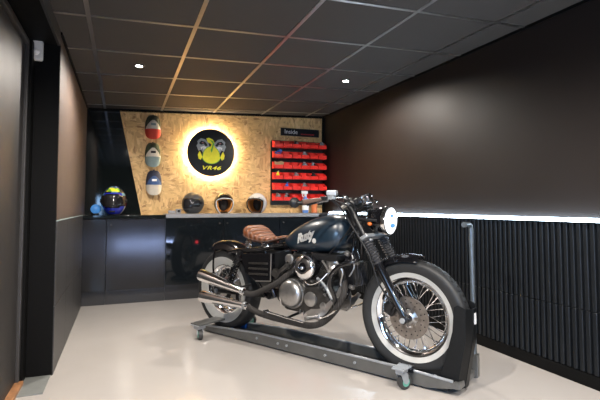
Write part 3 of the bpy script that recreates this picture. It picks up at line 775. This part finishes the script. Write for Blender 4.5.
b.tube([p for p in reversed(hb(-1))]+hb(1), .0115, 12, 6); bar = b.build('handlebar', M['chrome'], bike)
for s in (-1, 1):
    b = MB(STEER); b.box((1.158, s*.035, 1.035), (.036, .022, .045), None, .006); b.build('bar_riser', M['alu'], bar)
    b = MB(STEER); n_ = 9; p0, p1 = V(hb(s)[4]), V(hb(s)[5]); pr = []
    for i in range(29): pr.append((.0172+.0012*math.sin(i*PI/1.0*.9), (p1-p0).length*i/28))
    b.lathe(pr, p0, p1-p0, 18); b.build('grip', M['brown'], bar, 70)
    b = MB(STEER); b.box((1.128, s*.268, 1.047), (.042, .036, .040), Matrix.Rotation(.3*s, 3, 'Z'), .007); b.build('switch_housing', M['blackp'], bar)
    b = MB(STEER); b.tube([(1.165, s*.262, 1.046), (1.172, s*.29, 1.042), (1.140, s*.345, 1.030), (1.112, s*.415, 1.014)], [.008, .0075, .006, .007], 8, 5); b.build('lever', M['chrome'], bar)
b = MB(STEER); b.box((1.165, -.232, 1.087), (.062, .058, .032), Matrix.Rotation(.35, 3, 'Z'), .006); b.box((1.163, -.235, 1.062), (.040, .04, .03), None, .006); b.build('brake_fluid_reservoir', M['zinc'], bar)
for s in (-1, 1):
    b = MB(STEER); e = V(hb(s)[5]); b.tube([e, e+V((-.012, s*.014, -.002)), e+V((-.030, s*.020, .000))], .007, 8, 4); mi = b.build('bar_end_mirror', M['blackm'], bar)
    b = MB(STEER); b.lathe([(.002, .013), (.022, .010), (.031, .002), (.032, -.004), (.029, -.006), (.002, -.006)], e+V((-.040, s*.022, 0)), (.75, -.65, .05), 26); b.build('mirror_housing', M['blackp'], mi)
for k, (pp, rr) in enumerate([([(1.125, -.25, 1.04), (1.20, -.18, 1.05), (1.25, -.10, .99), (1.22, -.06, .88), (1.13, -.05, .80)], .005),
        ([(1.14, .25, 1.04), (1.22, .16, 1.03), (1.26, .06, .97), (1.21, .05, .86), (1.10, .05, .72)], .005),
        ([(1.145, -.23, 1.05), (1.23, -.15, 1.00), (1.24, -.12, .92), (1.17, -.09, .83), (1.05, -.10, .70), (.96, -.10, .60)], .0045),
        ([(1.26, .0, 1.01), (1.30, -.05, .95), (1.25, -.085, .87), (1.19, -.06, .80)], .0045),
        ([(1.15, .20, 1.05), (1.25, .12, .96), (1.24, -.03, .90), (1.16, -.07, .78)], .006)]):
    b = MB(); b.tube(pp, rr, 8, 6); b.build('control_cable', M['blackp'], bike)
# --- frame
b = MB()
b.tube([(1.165, 0, .93), (.98, 0, .86), (.72, 0, .745), (.50, 0, .70)], .026, 12, 6)
for s in (-1, 1):
    b.tube([(1.19, s*.02, .86), (1.20, s*.05, .74), (1.165, s*.065, .62), (1.12, s*.065, .54)], .0155, 12, 7)
    b.tube([(.56, s*.08, .36), (.53, s*.10, .50), (.50, s*.11, .68)], .0155, 12, 7)
    b.tube([(.62, s*.06, .735), (.45, s*.12, .690), (.25, s*.13, .675), (.12, s*.12, .650)], .014, 10, 6)
    b.tube([(.26, s*.13, .67), (.40, s*.125, .50), (.51, s*.12, .36)], .012, 10, 5)
b.build('frame', M['blackgl'], bike)
b = MB()
for s in (-1, 1):
    b.tube([(.52, s*.085, .365), (.30, s*.112, .36), (0, s*.112, .347)], .020, 12, 5)
    b.box((-.01, s*.112, .347), (.07, .022, .055), None, .008)
b.cyl((.52, -.10, .365), (.52, .10, .365), .026, 14)
b.build('swingarm', M['blackm'], bike)
b = MB(); b.cyl((0, -.135, .347), (0, .135, .347), .010, 12); b.cyl((0, -.142, .347), (0, -.13, .347), .018, 6); b.build('rear_axle', M['zinc'], bike)
for s in (-1, 1):
    a0, a1 = V((.272, s*.142, .655)), V((.135, s*.142, .385)); d = a1-a0
    b = MB(); b.cyl(a0-d*.03, a1+d*.03, .012, 12)
    for e in (a0, a1): b.cyl(e+V((0, -.014, 0)), e+V((0, .014, 0)), .019, 14)
    b.lathe([(.014, .03), (.028, .032), (.028, .085), (.020, .09)], a0, d, 18)
    sh = b.build('shock_absorber', M['blackm'], bike)
    b = MB(); _, u, w_ = frame_of(d); pts = []
    for i in range(121):
        t_ = i/120; a = t_*2*PI*9; pts.append(a0+d*(.16+.72*t_)+(u*math.cos(a)+w_*math.sin(a))*.026)
    b.tube(pts, .0048, 6); b.build('coil_spring', M['blackgl'], sh)
# --- rear fender
rf = fender(AR, .385, .170, math.radians(47), math.radians(112), 'rear_fender', M['blackgl'], None, .75)
for s in (-1, 1):
    b = MB(); b.tube([(-.075, s*.078, .665), (-.070, s*.100, .61), (-.045, s*.125, .50), (-.01, s*.125, .40)], .0075, 8, 5); b.build('fender_stay', M['blackgl'], rf)
b = MB(); b.lathe([(.005, -.02), (.024, -.018), (.026, .0), (.022, .012)], (-.085, .215, .520), (-1, 0, .05), 20); b.tube([(-.065, .215, .52), (.0, .19, .47), (.0, .145, .36)], .008, 8, 4); tl = b.build('tail_light', M['blackm'], bike)
b = MB(); b.box((-.080, .215, .455), (.004, .12, .07), None, .001); b.build('number_plate', M['capblue'], tl)
b = MB(); b.lathe([(.021, .011), (.019, .020), (.002, .023)], (-.085, .215, .520), (-1, 0, .05), 20); b.build('tail_lens', M['tail'], tl)
# --- seat
b = MB(); rings = []
st = [(.244, .785, .832, .060), (.256, .768, .858, .098), (.285, .752, .872, .124), (.325, .738, .856, .130), (.375, .730, .822, .116), (.425, .730, .794, .094), (.48, .738, .780, .068), (.53, .752, .786, .052), (.585, .768, .795, .036), (.618, .776, .794, .022)]
for x, z0, z1, hw in st:
    r = []
    for k in range(28):
        a = 2*PI*k/28; c, s_ = math.cos(a), math.sin(a)
        yy = hw*math.copysign(abs(c)**.75, c); zz = (z0+z1)/2+(z1-z0)/2*math.copysign(abs(s_)**.8, s_)
        if s_ > 0: zz -= .012*(1-min(1, abs(yy)/hw)**2)*(1 if .27 < x < .5 else .3)
        r.append((x, yy, zz))
    rings.append(r)
b.loft(rings); seat = b.build('seat', M['tan'], bike, 70)
b = MB(); b.tube([(x, -hw*.97, (z0*.72+z1*.28)) for x, z0, z1, hw in st]+[(x, hw*.97, (z0*.72+z1*.28)) for x, z0, z1, hw in reversed(st)], .0042, 6, closed=True); b.build('seat_piping', M['brown'], seat)
for x, yy in ((.30, -.085), (.30, .085), (.445, -.06), (.445, .06)):
    b = MB(); pts = []
    for i in range(73):
        a = i/72*2*PI*4.5; pts.append((x+.020*math.cos(a), yy+.020*math.sin(a), .690+.058*i/72))
    b.tube(pts, .0045, 6); b.cyl((x, yy, .682), (x, yy, .69), .024, 14); b.build('seat_spring', M['chrome'], seat)
# --- tank
st = [(.598, .752, .762, .012), (.615, .735, .780, .032), (.66, .706, .812, .066), (.72, .694, .850, .093), (.80, .689, .890, .116), (.88, .690, .922, .130), (.96, .694, .942, .137), (1.03, .700, .949, .136), (1.085, .712, .944, .126), (1.125, .735, .925, .104), (1.150, .775, .895, .070), (1.158, .810, .865, .035)]
b = MB(); rings = []
for x, z0, z1, hw in st:
    r = []; zc_ = z0+(z1-z0)*.40
    for k in range(40):
        a = 2*PI*k/40; c, s_ = math.cos(a), math.sin(a)
        yy = hw*math.copysign(abs(c)**.72, c)
        zz = zc_+((z1-zc_) if s_ > 0 else (zc_-z0))*math.copysign(abs(s_)**.82, s_)
        r.append((x, yy, zz))
    rings.append(r)
b.loft(rings)
bvh = BVHTree.FromBMesh(b.bm); tank = b.build('fuel_tank', M['navy'], bike, 75)
sub = tank.modifiers.new('rounding', 'SUBSURF'); sub.levels = 1; sub.render_levels = 2
def on_tank(me, cx, cz, rot, lift):
    me.transform(Matrix.Rotation(rot, 4, 'Z'))
    for v in me.vertices:
        x, z, d = cx+v.co.x, cz+v.co.y, v.co.z
        h = bvh.ray_cast(V((x, -1, z)), V((0, 1, 0)))
        y = h[0].y if h[0] is not None else -.12
        v.co = (x, y-lift-d, z)
    me.update(); return me
me = text_mesh('Rusty', .080, .45, .0008, 'CENTER', .84, .0034)
bmx = bmesh.new(); bmx.from_mesh(me); bmesh.ops.subdivide_edges(bmx, edges=[e for e in bmx.edges if e.calc_length() > .02], cuts=1); bmx.to_mesh(me); bmx.free()
add_text('tank_lettering', on_tank(me, .862, .800, math.radians(17), .0015), M['white'], tank, Matrix.Identity(4))
b = MB(); b.lathe([(.0165, 0), (.0165, .0012), (.001, .0014)], (0, 0, 0), (0, 0, 1), 24); q = b.build('tank_roundel', M['white'], tank)
on_tank(q.data, .952, .778, 0, .0015)
b = MB(); b.lathe([(.030, -.012), (.033, .0), (.033, .008), (.026, .016), (.006, .018)], (.93, 0, .940), (-.12, 0, 1), 26); b.build('filler_cap', M['blackm'], tank)
# --- side cover and battery box
for s in (-1, 1):
    b = MB(); b.prism([(.270, .655), (.590, .675), (.585, .480), (.44, .465), (.330, .520)], (0, s*.128+.022, 0), (1, 0, 0), (0, 0, 1), .044, .008); sc = b.build('side_cover', M['blackgl'], bike)
    b = MB()
    for k in range(3): b.box((.465, s*.152, .520+.038*k), (.19, .010, .013), Matrix.Rotation(-.05, 3, 'Y'), .004)
    b.build('cover_fins', M['darkalu'], sc)
    b = MB(); b.tube([(.588, s*.150, .672), (.583, s*.150, .482), (.44, s*.150, .468)], .0045, 8); b.build('cover_trim', M['alu'], sc)
b = MB(); b.box((.45, 0, .585), (.26, .19, .20), None, .015); b.build('battery_box', M['blackp'], bike)
# --- engine
b = MB(); b.prism([(.61, .36), (.70, .295), (.98, .290), (1.075, .335), (1.085, .42), (1.02, .50), (.90, .535), (.72, .52), (.63, .45)], (0, -.125, 0), (1, 0, 0), (0, 0, 1), -.25, .02)
b.bm.verts.ensure_lookup_table()
eng = b.build('crankcase', M['darkalu'], bike)
b = MB(); b.lathe([(.092, 0), (.094, .018), (.088, .036), (.074, .048), (.05, .054), (.001, .056)], (.768, -.135, .418), (0, -1, 0), 40); b.lathe([(.100, -.02), (.100, .006), (.092, .010)], (.768, -.135, .418), (0, -1, 0), 40); cc = b.build('clutch_cover', M['alu'], eng)
for k in range(6):
    a = k*PI/3+.3; b = MB(); b.cyl((.768+.093*math.cos(a), -.135, .418+.093*math.sin(a)), (.768+.093*math.cos(a), -.149, .418+.093*math.sin(a)), .006, 6); b.build('cover_bolt', M['zinc'], cc)
b = MB(); b.prism([(.86, .33), (1.0, .27), (1.08, .33), (1.09, .42), (1.0, .49), (.89, .48)], (0, -.120, 0), (1, 0, 0), (0, 0, 1), .045, .014); cs = b.build('timing_cover', M['darkalu'], eng)
b = MB(); b.lathe([(.048, 0), (.046, .012), (.03, .018), (.001, .02)], (.945, -.163, .405), (0, -1, 0), 28)
b.lathe([(.024, 0), (.022, .012), (.001, .014)], (1.045, -.163, .375), (0, -1, 0), 20); b.build('timing_cap', M['alu'], cs)
for s, tilt in ((1, 36), (-1, -36)):
    ax = V((math.sin(math.radians(tilt)), 0, math.cos(math.radians(tilt)))); o0 = V((.88+s*.065, 0, .485))
    Rm = Matrix.Rotation(math.radians(tilt), 3, 'Y')
    b = MB(); b.cyl(o0, o0+ax*.15, .055, 20)
    for k in range(9): b.box(o0+ax*(.022+.0135*k), (.150, .180, .0045), Rm, .0015, 1)
    cy = b.build('cylinder', M['darkalu'], bike)
    b = MB(); b.box(o0+ax*.165, (.135, .165, .035), Rm, .010)
    for k in range(3): b.box(o0+ax*(.150+.012*k), (.155, .185, .004), Rm, .001, 1)
    b.box(o0+ax*.198, (.105, .13, .035), Rm, .014); b.build('cylinder_head', M['darkalu'], cy)
    b = MB(); b.lathe([(.036, 0), (.036, .012), (.028, .018), (.001, .020)], o0+ax*.188+V((0, -.083, 0)), (0, -1, 0), 24); b.build('rocker_cap', M['alu'], cy)
    b = MB()
    for dx in (-.05, .05): b.cyl(o0+ax*.02+Rm @ V((dx, -.07, 0)), o0+ax*.165+Rm @ V((dx, -.07, 0)), .006, 8)
    b.build('head_bolt', M['zinc'], cy)
b = MB(); b.lathe([(.060, -.085), (.070, -.08), (.078, -.05), (.078, .0), (.074, .012), (.058, .024), (.045, .026)], (.895, -.165, .606), (0, -1, 0), 40); acl = b.build('air_cleaner', M['blackgl'], bike)
b = MB(); b.lathe([(.079, -.012), (.082, -.004), (.080, .010), (.070, .020), (.048, .028), (.032, .027), (.028, .022), (.001, .022)], (.895, -.165, .606), (0, -1, 0), 40); b.build('chrome_cover', M['chrome'], acl)
b = MB(); b.lathe([(.013, .02), (.013, .034), (.008, .038)], (.895, -.165, .606), (0, -1, 0), 16); b.build('cover_screw', M['chrome'], acl)
b = MB(); b.box((.875, -.06, .64), (.07, .09, .08), None, .015); b.cyl((.84, -.05, .66), (.93, -.05, .66), .024, 14); b.build('carburettor', M['darkalu'], bike)
b = MB(); b.box((1.01, 0, .672), (.20, .22, .048), None, .012); b.build('ignition_box', M['blackp'], bike)
b = MB(); b.lathe([(.020, 0), (.026, .01), (.026, .055), (.014, .065)], (1.10, -.13, .585), (.2, -.5, .8), 18); b.build('horn', M['alu'], bike)
for pp, rr, mm in (([(.80, -.10, .66), (.76, -.13, .60), (.70, -.12, .50)], .007, 'blackp'), ([(1.00, -.11, .65), (1.07, -.14, .58), (1.06, -.14, .48)], .007, 'alu'), ([(.70, -.10, .62), (.66, -.135, .54), (.66, -.13, .44)], .008, 'blackp'), ([(.98, -.14, .54), (1.05, -.155, .50), (1.10, -.15, .42)], .009, 'zinc')):
    b = MB(); b.tube(pp, rr, 8, 5); b.build('hose', M[mm], bike)
b = MB(); b.box((1.205, 0, .575), (.030, .13, .15), Matrix.Rotation(-.12, 3, 'Y'), .006)
for k in range(7): b.box((1.226, -.054+.018*k, .575), (.022, .004, .135), Matrix.Rotation(-.12, 3, 'Y'), .001, 1)
b.build('regulator', M['darkalu'], bike)
b = MB(); b.prism([(1.10, .40), (1.17, .42), (1.215, .52), (1.20, .66), (1.16, .68), (1.12, .56)], (0, -.085, 0), (1, 0, 0), (0, 0, 1), -.012, .003); b.cyl((1.15, -.10, .47), (1.15, -.085, .47), .013, 6); b.cyl((1.175, -.10, .62), (1.175, -.085, .62), .013, 6); b.build('engine_mount', M['blackm'], bike)
b = MB(); b.lathe([(.022, 0), (.022, .085), (.016, .095), (.016, .12)], (1.12, -.12, .415), (.5, -.1, .85), 16); b.cyl((1.115, -.12, .40), (1.13, -.12, .44), .028, 12); b.build('oil_filter', M['alu'], bike)
for k, p in enumerate([(.66, .47), (.70, .50), (.84, .52), (.93, .515), (1.03, .47), (1.06, .36), (.90, .315), (.70, .33)]):
    b = MB(); b.cyl((p[0], -.12, p[1]), (p[0], -.136, p[1]), .0095, 6); b.build('case_bolt', M['alu'], eng)
b = MB()
for k in range(5): b.box((.97+.022*k, -.128, .515-.012*k), (.007, .020, .055), Matrix.Rotation(.45, 3, 'Y'), .002, 1)
b.build('case_ribs', M['alu'], eng)
b = MB()
for k in range(4): b.box((.83+.03*k, -.128, .302), (.006, .016, .03), None, .002, 1)
b.build('sump_ribs', M['alu'], eng)
b = MB(); b.prism([(.965, .30), (1.045, .315), (1.075, .385), (1.055, .455), (1.0, .44), (.975, .37)], (0, -.163, 0), (1, 0, 0), (0, 0, 1), -.012, .004); b.build('pickup_cover', M['alu'], eng)
b = MB(); b.box((.875, -.125, .555), (.06, .05, .06), Matrix.Rotation(.78, 3, 'Y'), .008); b.build('valley_cover', M['blackm'], eng)
for pp, rr, mm in (([(.86, -.14, .53), (.93, -.165, .50), (1.00, -.16, .52), (1.06, -.14, .58)], .006, 'chrome'), ([(1.14, -.16, .66), (1.18, -.15, .60), (1.16, -.14, .52), (1.20, -.13, .46)], .0065, 'alu'), ([(1.22, -.10, .70), (1.24, -.11, .63), (1.21, -.12, .57)], .005, 'alu'), ([(.70, -.15, .46), (.68, -.16, .40), (.69, -.155, .33)], .006, 'chrome')):
    b = MB(); b.tube(pp, rr, 8, 5); b.build('oil_line', M[mm], eng)
for x, z in ((1.17, .705), (1.235, .655), (1.20, .50)):
    b = MB(); b.box((x, -.075, z), (.035, .03, .028), Matrix.Rotation(.6*z, 3, 'Y'), .006); b.cyl((x, -.09, z), (x, -.102, z), .009, 6); b.build('bracket_clamp', M['alu'], bike)
b = MB(); b.box((.63, -.135, .535), (.07, .05, .05), Matrix.Rotation(.5, 3, 'Y'), .010); b.cyl((.66, -.14, .55), (.73, -.14, .60), .018, 12); b.build('rear_intake', M['darkalu'], bike)
# --- exhaust
for nm, pp in (('upper', [(.35, -.185, .383), (.44, -.178, .378), (.55, -.170, .425), (.66, -.160, .480), (.735, -.130, .545), (.77, -.08, .585)]),
               ('lower', [(.395, -.195, .292), (.50, -.190, .262), (.62, -.185, .247), (.80, -.180, .240), (.96, -.180, .243), (1.06, -.175, .285), (1.145, -.165, .375), (1.185, -.14, .48), (1.14, -.10, .585), (1.06, -.06, .62)])):
    b = MB(); b.tube(pp, .0205, 14, 7); ep = b.build('exhaust_pipe', M['wrap'], bike, 60)
    b = MB(); p = V(pp[1]) if nm == 'upper' else V(pp[0]); q = V(pp[0])-V(pp[1])
    c_ = V(pp[0]); q.normalize(); b.lathe([(.0245, -.016), (.0265, -.012), (.0265, .012), (.0245, .016)], c_, q, 18); b.box(c_+V((0, -.022, .016)), (.014, .016, .012), None, .003); b.build('pipe_clamp', M['chrome'], ep)
for a0, a1 in (((-.098, -.205, .470), (.375, -.186, .385)), ((-.080, -.205, .307), (.415, -.196, .293))):
    a0, a1 = V(a0), V(a1); d = a1-a0; L_ = d.length
    b = MB(); b.lathe([(.034, .006), (.040, .0), (.0445, .003), (.046, .02), (.044, .10), (.033, L_*.62), (.025, L_*.86), (.0235, L_*.97), (.019, L_)], a0, d, 32, cap=False)
    mf = b.build('muffler', M['chrome'], bike)
    b = MB(); b.lathe([(.034, .006), (.033, .05), (.001, .05)], a0, d, 28, cap=False); b.build('muffler_core', M['blackp'], mf)
    b = MB(); b.lathe([(.026, -.010), (.027, -.004), (.027, .010), (.026, .014)], a0+d*.93, d, 20); b.build('muffler_clamp', M['zinc'], mf)
b = MB(); b.tube([(.40, -.15, .44), (.30, -.165, .41), (.22, -.175, .39)], .008, 8); b.box((.27, -.165, .345), (.03, .010, .11), None, .003); b.build('muffler_bracket', M['blackm'], bike)
# --- engine guard, pegs, pedal
b = MB()
for s in (-1,): b.tube([(1.205, s*.03, .735), (1.26, s*.12, .715), (1.31, s*.19, .690), (1.285, s*.225, .672), (1.215, s*.235, .645), (1.155, s*.235, .590), (1.135, s*.22, .52), (1.14, s*.18, .44), (1.115, s*.14, .36)], .0145, 12, 7)
b.build('engine_guard', M['blackgl'], bike)
for s in (-1, 1):
    b = MB(); b.prism([(.90, .315), (.94, .285), (1.01, .278), (1.07, .335), (1.125, .405), (1.10, .42), (1.03, .355), (.95, .345)], (0, s*.165-.005, 0), (1, 0, 0), (0, 0, 1), -.010, .003); pm = b.build('footpeg_mount', M['alu'], bike)
    b = MB(); b.cyl((1.00, s*.17, .305), (.985, s*.275, .308), .0135, 14); b.cyl((1.00, s*.155, .305), (1.00, s*.18, .305), .02, 14); b.build('footpeg', M['alu'], pm)
    b = MB(); b.tube([(1.03, s*.18, .30), (1.10, s*.20, .33), (1.165, s*.205, .375), (1.175, s*.235, .385)], [.008, .007, .007, .010], 8, 4); b.build('foot_pedal', M['chrome'], pm)
b = MB(); b.tube([(.60, -.205, .285), (.78, -.212, .272), (.92, -.205, .262)], .0065, 8); b.cyl((.60, -.195, .286), (.60, -.235, .288), .011, 12); b.build('brake_rod', M['chrome'], bike)
b = MB(); b.lathe([(.088, 0), (.088, .03), (.06, .045), (.001, .05)], (.80, .125, .41), (0, 1, 0), 32); b.build('alternator_cover', M['alu'], bike)
b = MB(); b.cyl((.62, .14, .22), (.40, .20, .12), .010, 10); b.build('side_stand', M['blackm'], bike)

# ------------------------------------------------------------------ wheeled motorcycle stand
dolly = thing('motorcycle_stand', 'long low steel wheeled motorcycle stand with front wheel chock and upright push handle', 'stand', BO, BH)
b = MB(); b.box((.815, 0, .024), (2.0, .206, .008), None, .002); b.build('bed_channel', M['dollydark'], dolly)
for s in (-1, 1):
    b = MB(); b.prism([(-.19, .012), (1.70, .012), (1.845, .040), (1.845, .078), (1.55, .088), (.45, .088), (-.06, .056), (-.19, .050)], (0, s*.104-.005, 0), (1, 0, 0), (0, 0, 1), -.010, .003)
    rail = b.build('side_rail', M['dolly'], dolly); b = MB()
    b.tube([(-.18, s*.106, .052), (-.05, s*.106, .058), (.45, s*.106, .089), (1.55, s*.106, .089), (1.84, s*.106, .078)], .008, 8)
    b.build('rail_edge', M['zinc'], rail)
    for x in (.42, .62, .70, 1.02, 1.24):
        b = MB(); b.cyl((x, s*.104, .052), (x, s*.119, .052), .0085, 6); b.build('rail_bolt', M['zinc'], rail)
def castor(x, s, z, swivel, yo, pl):
    b = MB(); b.box((x, s*yo, z+.004), (pl, .10, .008), None, .002); b.box((x, s*yo, z-.012), (pl*.62, .07, .026), None, .005)
    for dx in (-pl*.38, pl*.38):
        for dy in (-.036, .036): b.cyl((x+dx, s*yo+dy, z+.006), (x+dx, s*yo+dy, z+.013), .006, 6)
    b.lathe([(.026, -.02), (.026, -.030), (.02, -.032)], (x, s*yo, z), (0, 0, 1), 18)
    c = Matrix.Rotation(swivel, 3, 'Z'); k = V((x, s*yo, 0)); zt = z-.024
    for e in (-1, 1): b.prism([(-.024, zt), (.024, zt), (.034, .042), (.018, .030), (-.002, .040)], k+c @ V((0, e*.021-.0015, 0)), c @ V((1, 0, 0)), (0, 0, 1), -.003)
    o = b.build('castor_bracket', M['zinc'], dolly)
    wc = k+c @ V((.018, 0, .0405)); ax = c @ V((0, 1, 0))
    b = MB(); b.lathe([(.012, -.016), (.038, -.016), (.0405, -.010), (.0405, .010), (.038, .016), (.012, .016)], wc, ax, 26); b.build('castor_wheel', M['castor'], o)
    b = MB(); b.lathe([(.004, -.0175), (.024, -.0175), (.025, -.015), (.025, .015), (.024, .0175), (.004, .0175)], wc, ax, 20); b.build('castor_hub', M['green'], o)
for s in (-1, 1): castor(-.03, s, .104, .5*s, .268, .10); castor(1.585, s, .114, 1.2, .185, .075)
b = MB(); b.box((-.03, 0, .1165), (.11, .62, .012), None, .002); b.box((-.03, 0, .0145), (.10, .20, .012), None, .002); b.build('rear_cross_plate', M['dolly'], dolly)
b = MB(); b.box((1.862, .035, .060), (.034, .30, .036), None, .004); b.build('front_cross_bar', M['dolly'], dolly)
b = MB(); b.box((1.585, 0, .0145), (.09, .20, .010), None, .002)
for s in (-1, 1): b.box((1.585, s*.128, .108), (.075, .060, .010), None, .002); b.box((1.585, s*.115, .092), (.075, .012, .034), None, .002)
b.build('castor_cross_bar', M['dollydark'], dolly)
b = MB(); b.tube([(1.872, .160, .03), (1.868, .160, .45), (1.864, .160, .872), (1.862, .155, .890), (1.861, .135, .899), (1.860, .062, .900)], .014, 12, 1); post = b.build('push_handle', M['post'], dolly)
b = MB(); b.box((1.872, .160, .10), (.042, .042, .13), None, .004); b.build('handle_socket', M['dolly'], post)
b = MB(); b.cyl((1.860, .064, .900), (1.860, .054, .900), .0155, 14); b.build('handle_cap', M['post'], post)
# wheel chock: folded plate embracing the front tyre
ch = None
for s in (-1, 1):
    b = MB(); b.prism([(1.770, .095), (1.855, .030), (1.905, .290), (1.907, .462), (1.866, .478), (1.845, .465), (1.838, .335)], (0, s*.088-.003, 0), (1, 0, 0), (0, 0, 1), -.006, .002); b.loft([[(1.855, s*.088, .03), (1.855, s*.082, .03), (1.872, s*.026, .03), (1.876, s*.030, .03)], [(1.905, s*.088, .29), (1.905, s*.082, .29), (1.918, s*.026, .29), (1.922, s*.030, .29)], [(1.907, s*.088, .462), (1.907, s*.082, .462), (1.921, s*.026, .455), (1.925, s*.030, .455)]])
    b.prism([(1.55, .028), (1.80, .028), (1.80, .13), (1.72, .105), (1.60, .09)], (0, s*.080-.003, 0), (1, 0, 0), (0, 0, 1), -.006, .002)
    sd = b.build('chock_side', M['chockm'], dolly)
    b = MB(); b.cyl((1.735, s*.083, .075), (1.735, s*.096, .075), .011, 6); b.build('chock_bolt', M['zinc'], sd)
b = MB(); b.prism([(1.872, .030), (1.918, .290), (1.921, .455), (1.927, .455), (1.924, .288), (1.878, .026)], (0, .030, 0), (1, 0, 0), (0, 0, 1), .060, .001); b.build('chock_front', M['chockm'], dolly)
b = MB(); b.box((1.929, 0, .40), (.006, .022, .06), None, .002); b.build('warning_sticker', M['pvc'], dolly)
for s, x in ((-1, .045), (1, .02)):
    t = thing('wheel_wedge', 'blue wedge under the rear tyre on the near rail of the stand' if s < 0 else 'blue wedge under the rear tyre on the far rail of the stand', 'wedge', BO, BH, 'blue wedges at the rear tyre')
    b = MB(); b.prism([(x, .0285), (x+.09, .0285), (x+.09, .070), (x+.075, .070)], (0, s*.086-.012, 0), (1, 0, 0), (0, 0, 1), -.024, .003); b.build('wedge_block', M['blue'], t)
    b = MB(); b.box((x+.088, s*.086, .058), (.008, .026, .02), None, .002); b.build('pull_tab', M['blue'], t)
#</BIKE>
# ------------------------------------------------------------------ camera and render look
cam = bpy.data.cameras.new('camera'); co = bpy.data.objects.new('camera', cam); COL.objects.link(co)
co.location = (0, 0, 1.0038); co.rotation_euler = (PI/2+.0505, 0, -.3757)
cam.sensor_width = 36; cam.lens = 449.36/600*36; cam.shift_y = -16.44/600; cam.clip_start = .02
SC.camera = co
w = bpy.data.worlds.new('world'); SC.world = w; w.use_nodes = True
w.node_tree.nodes['Background'].inputs[0].default_value = (.02, .02, .02, 1); w.node_tree.nodes['Background'].inputs[1].default_value = .2
SC.view_settings.view_transform = 'Standard'; SC.view_settings.look = 'None'; SC.view_settings.gamma = 1; SC.view_settings.exposure = 1.65
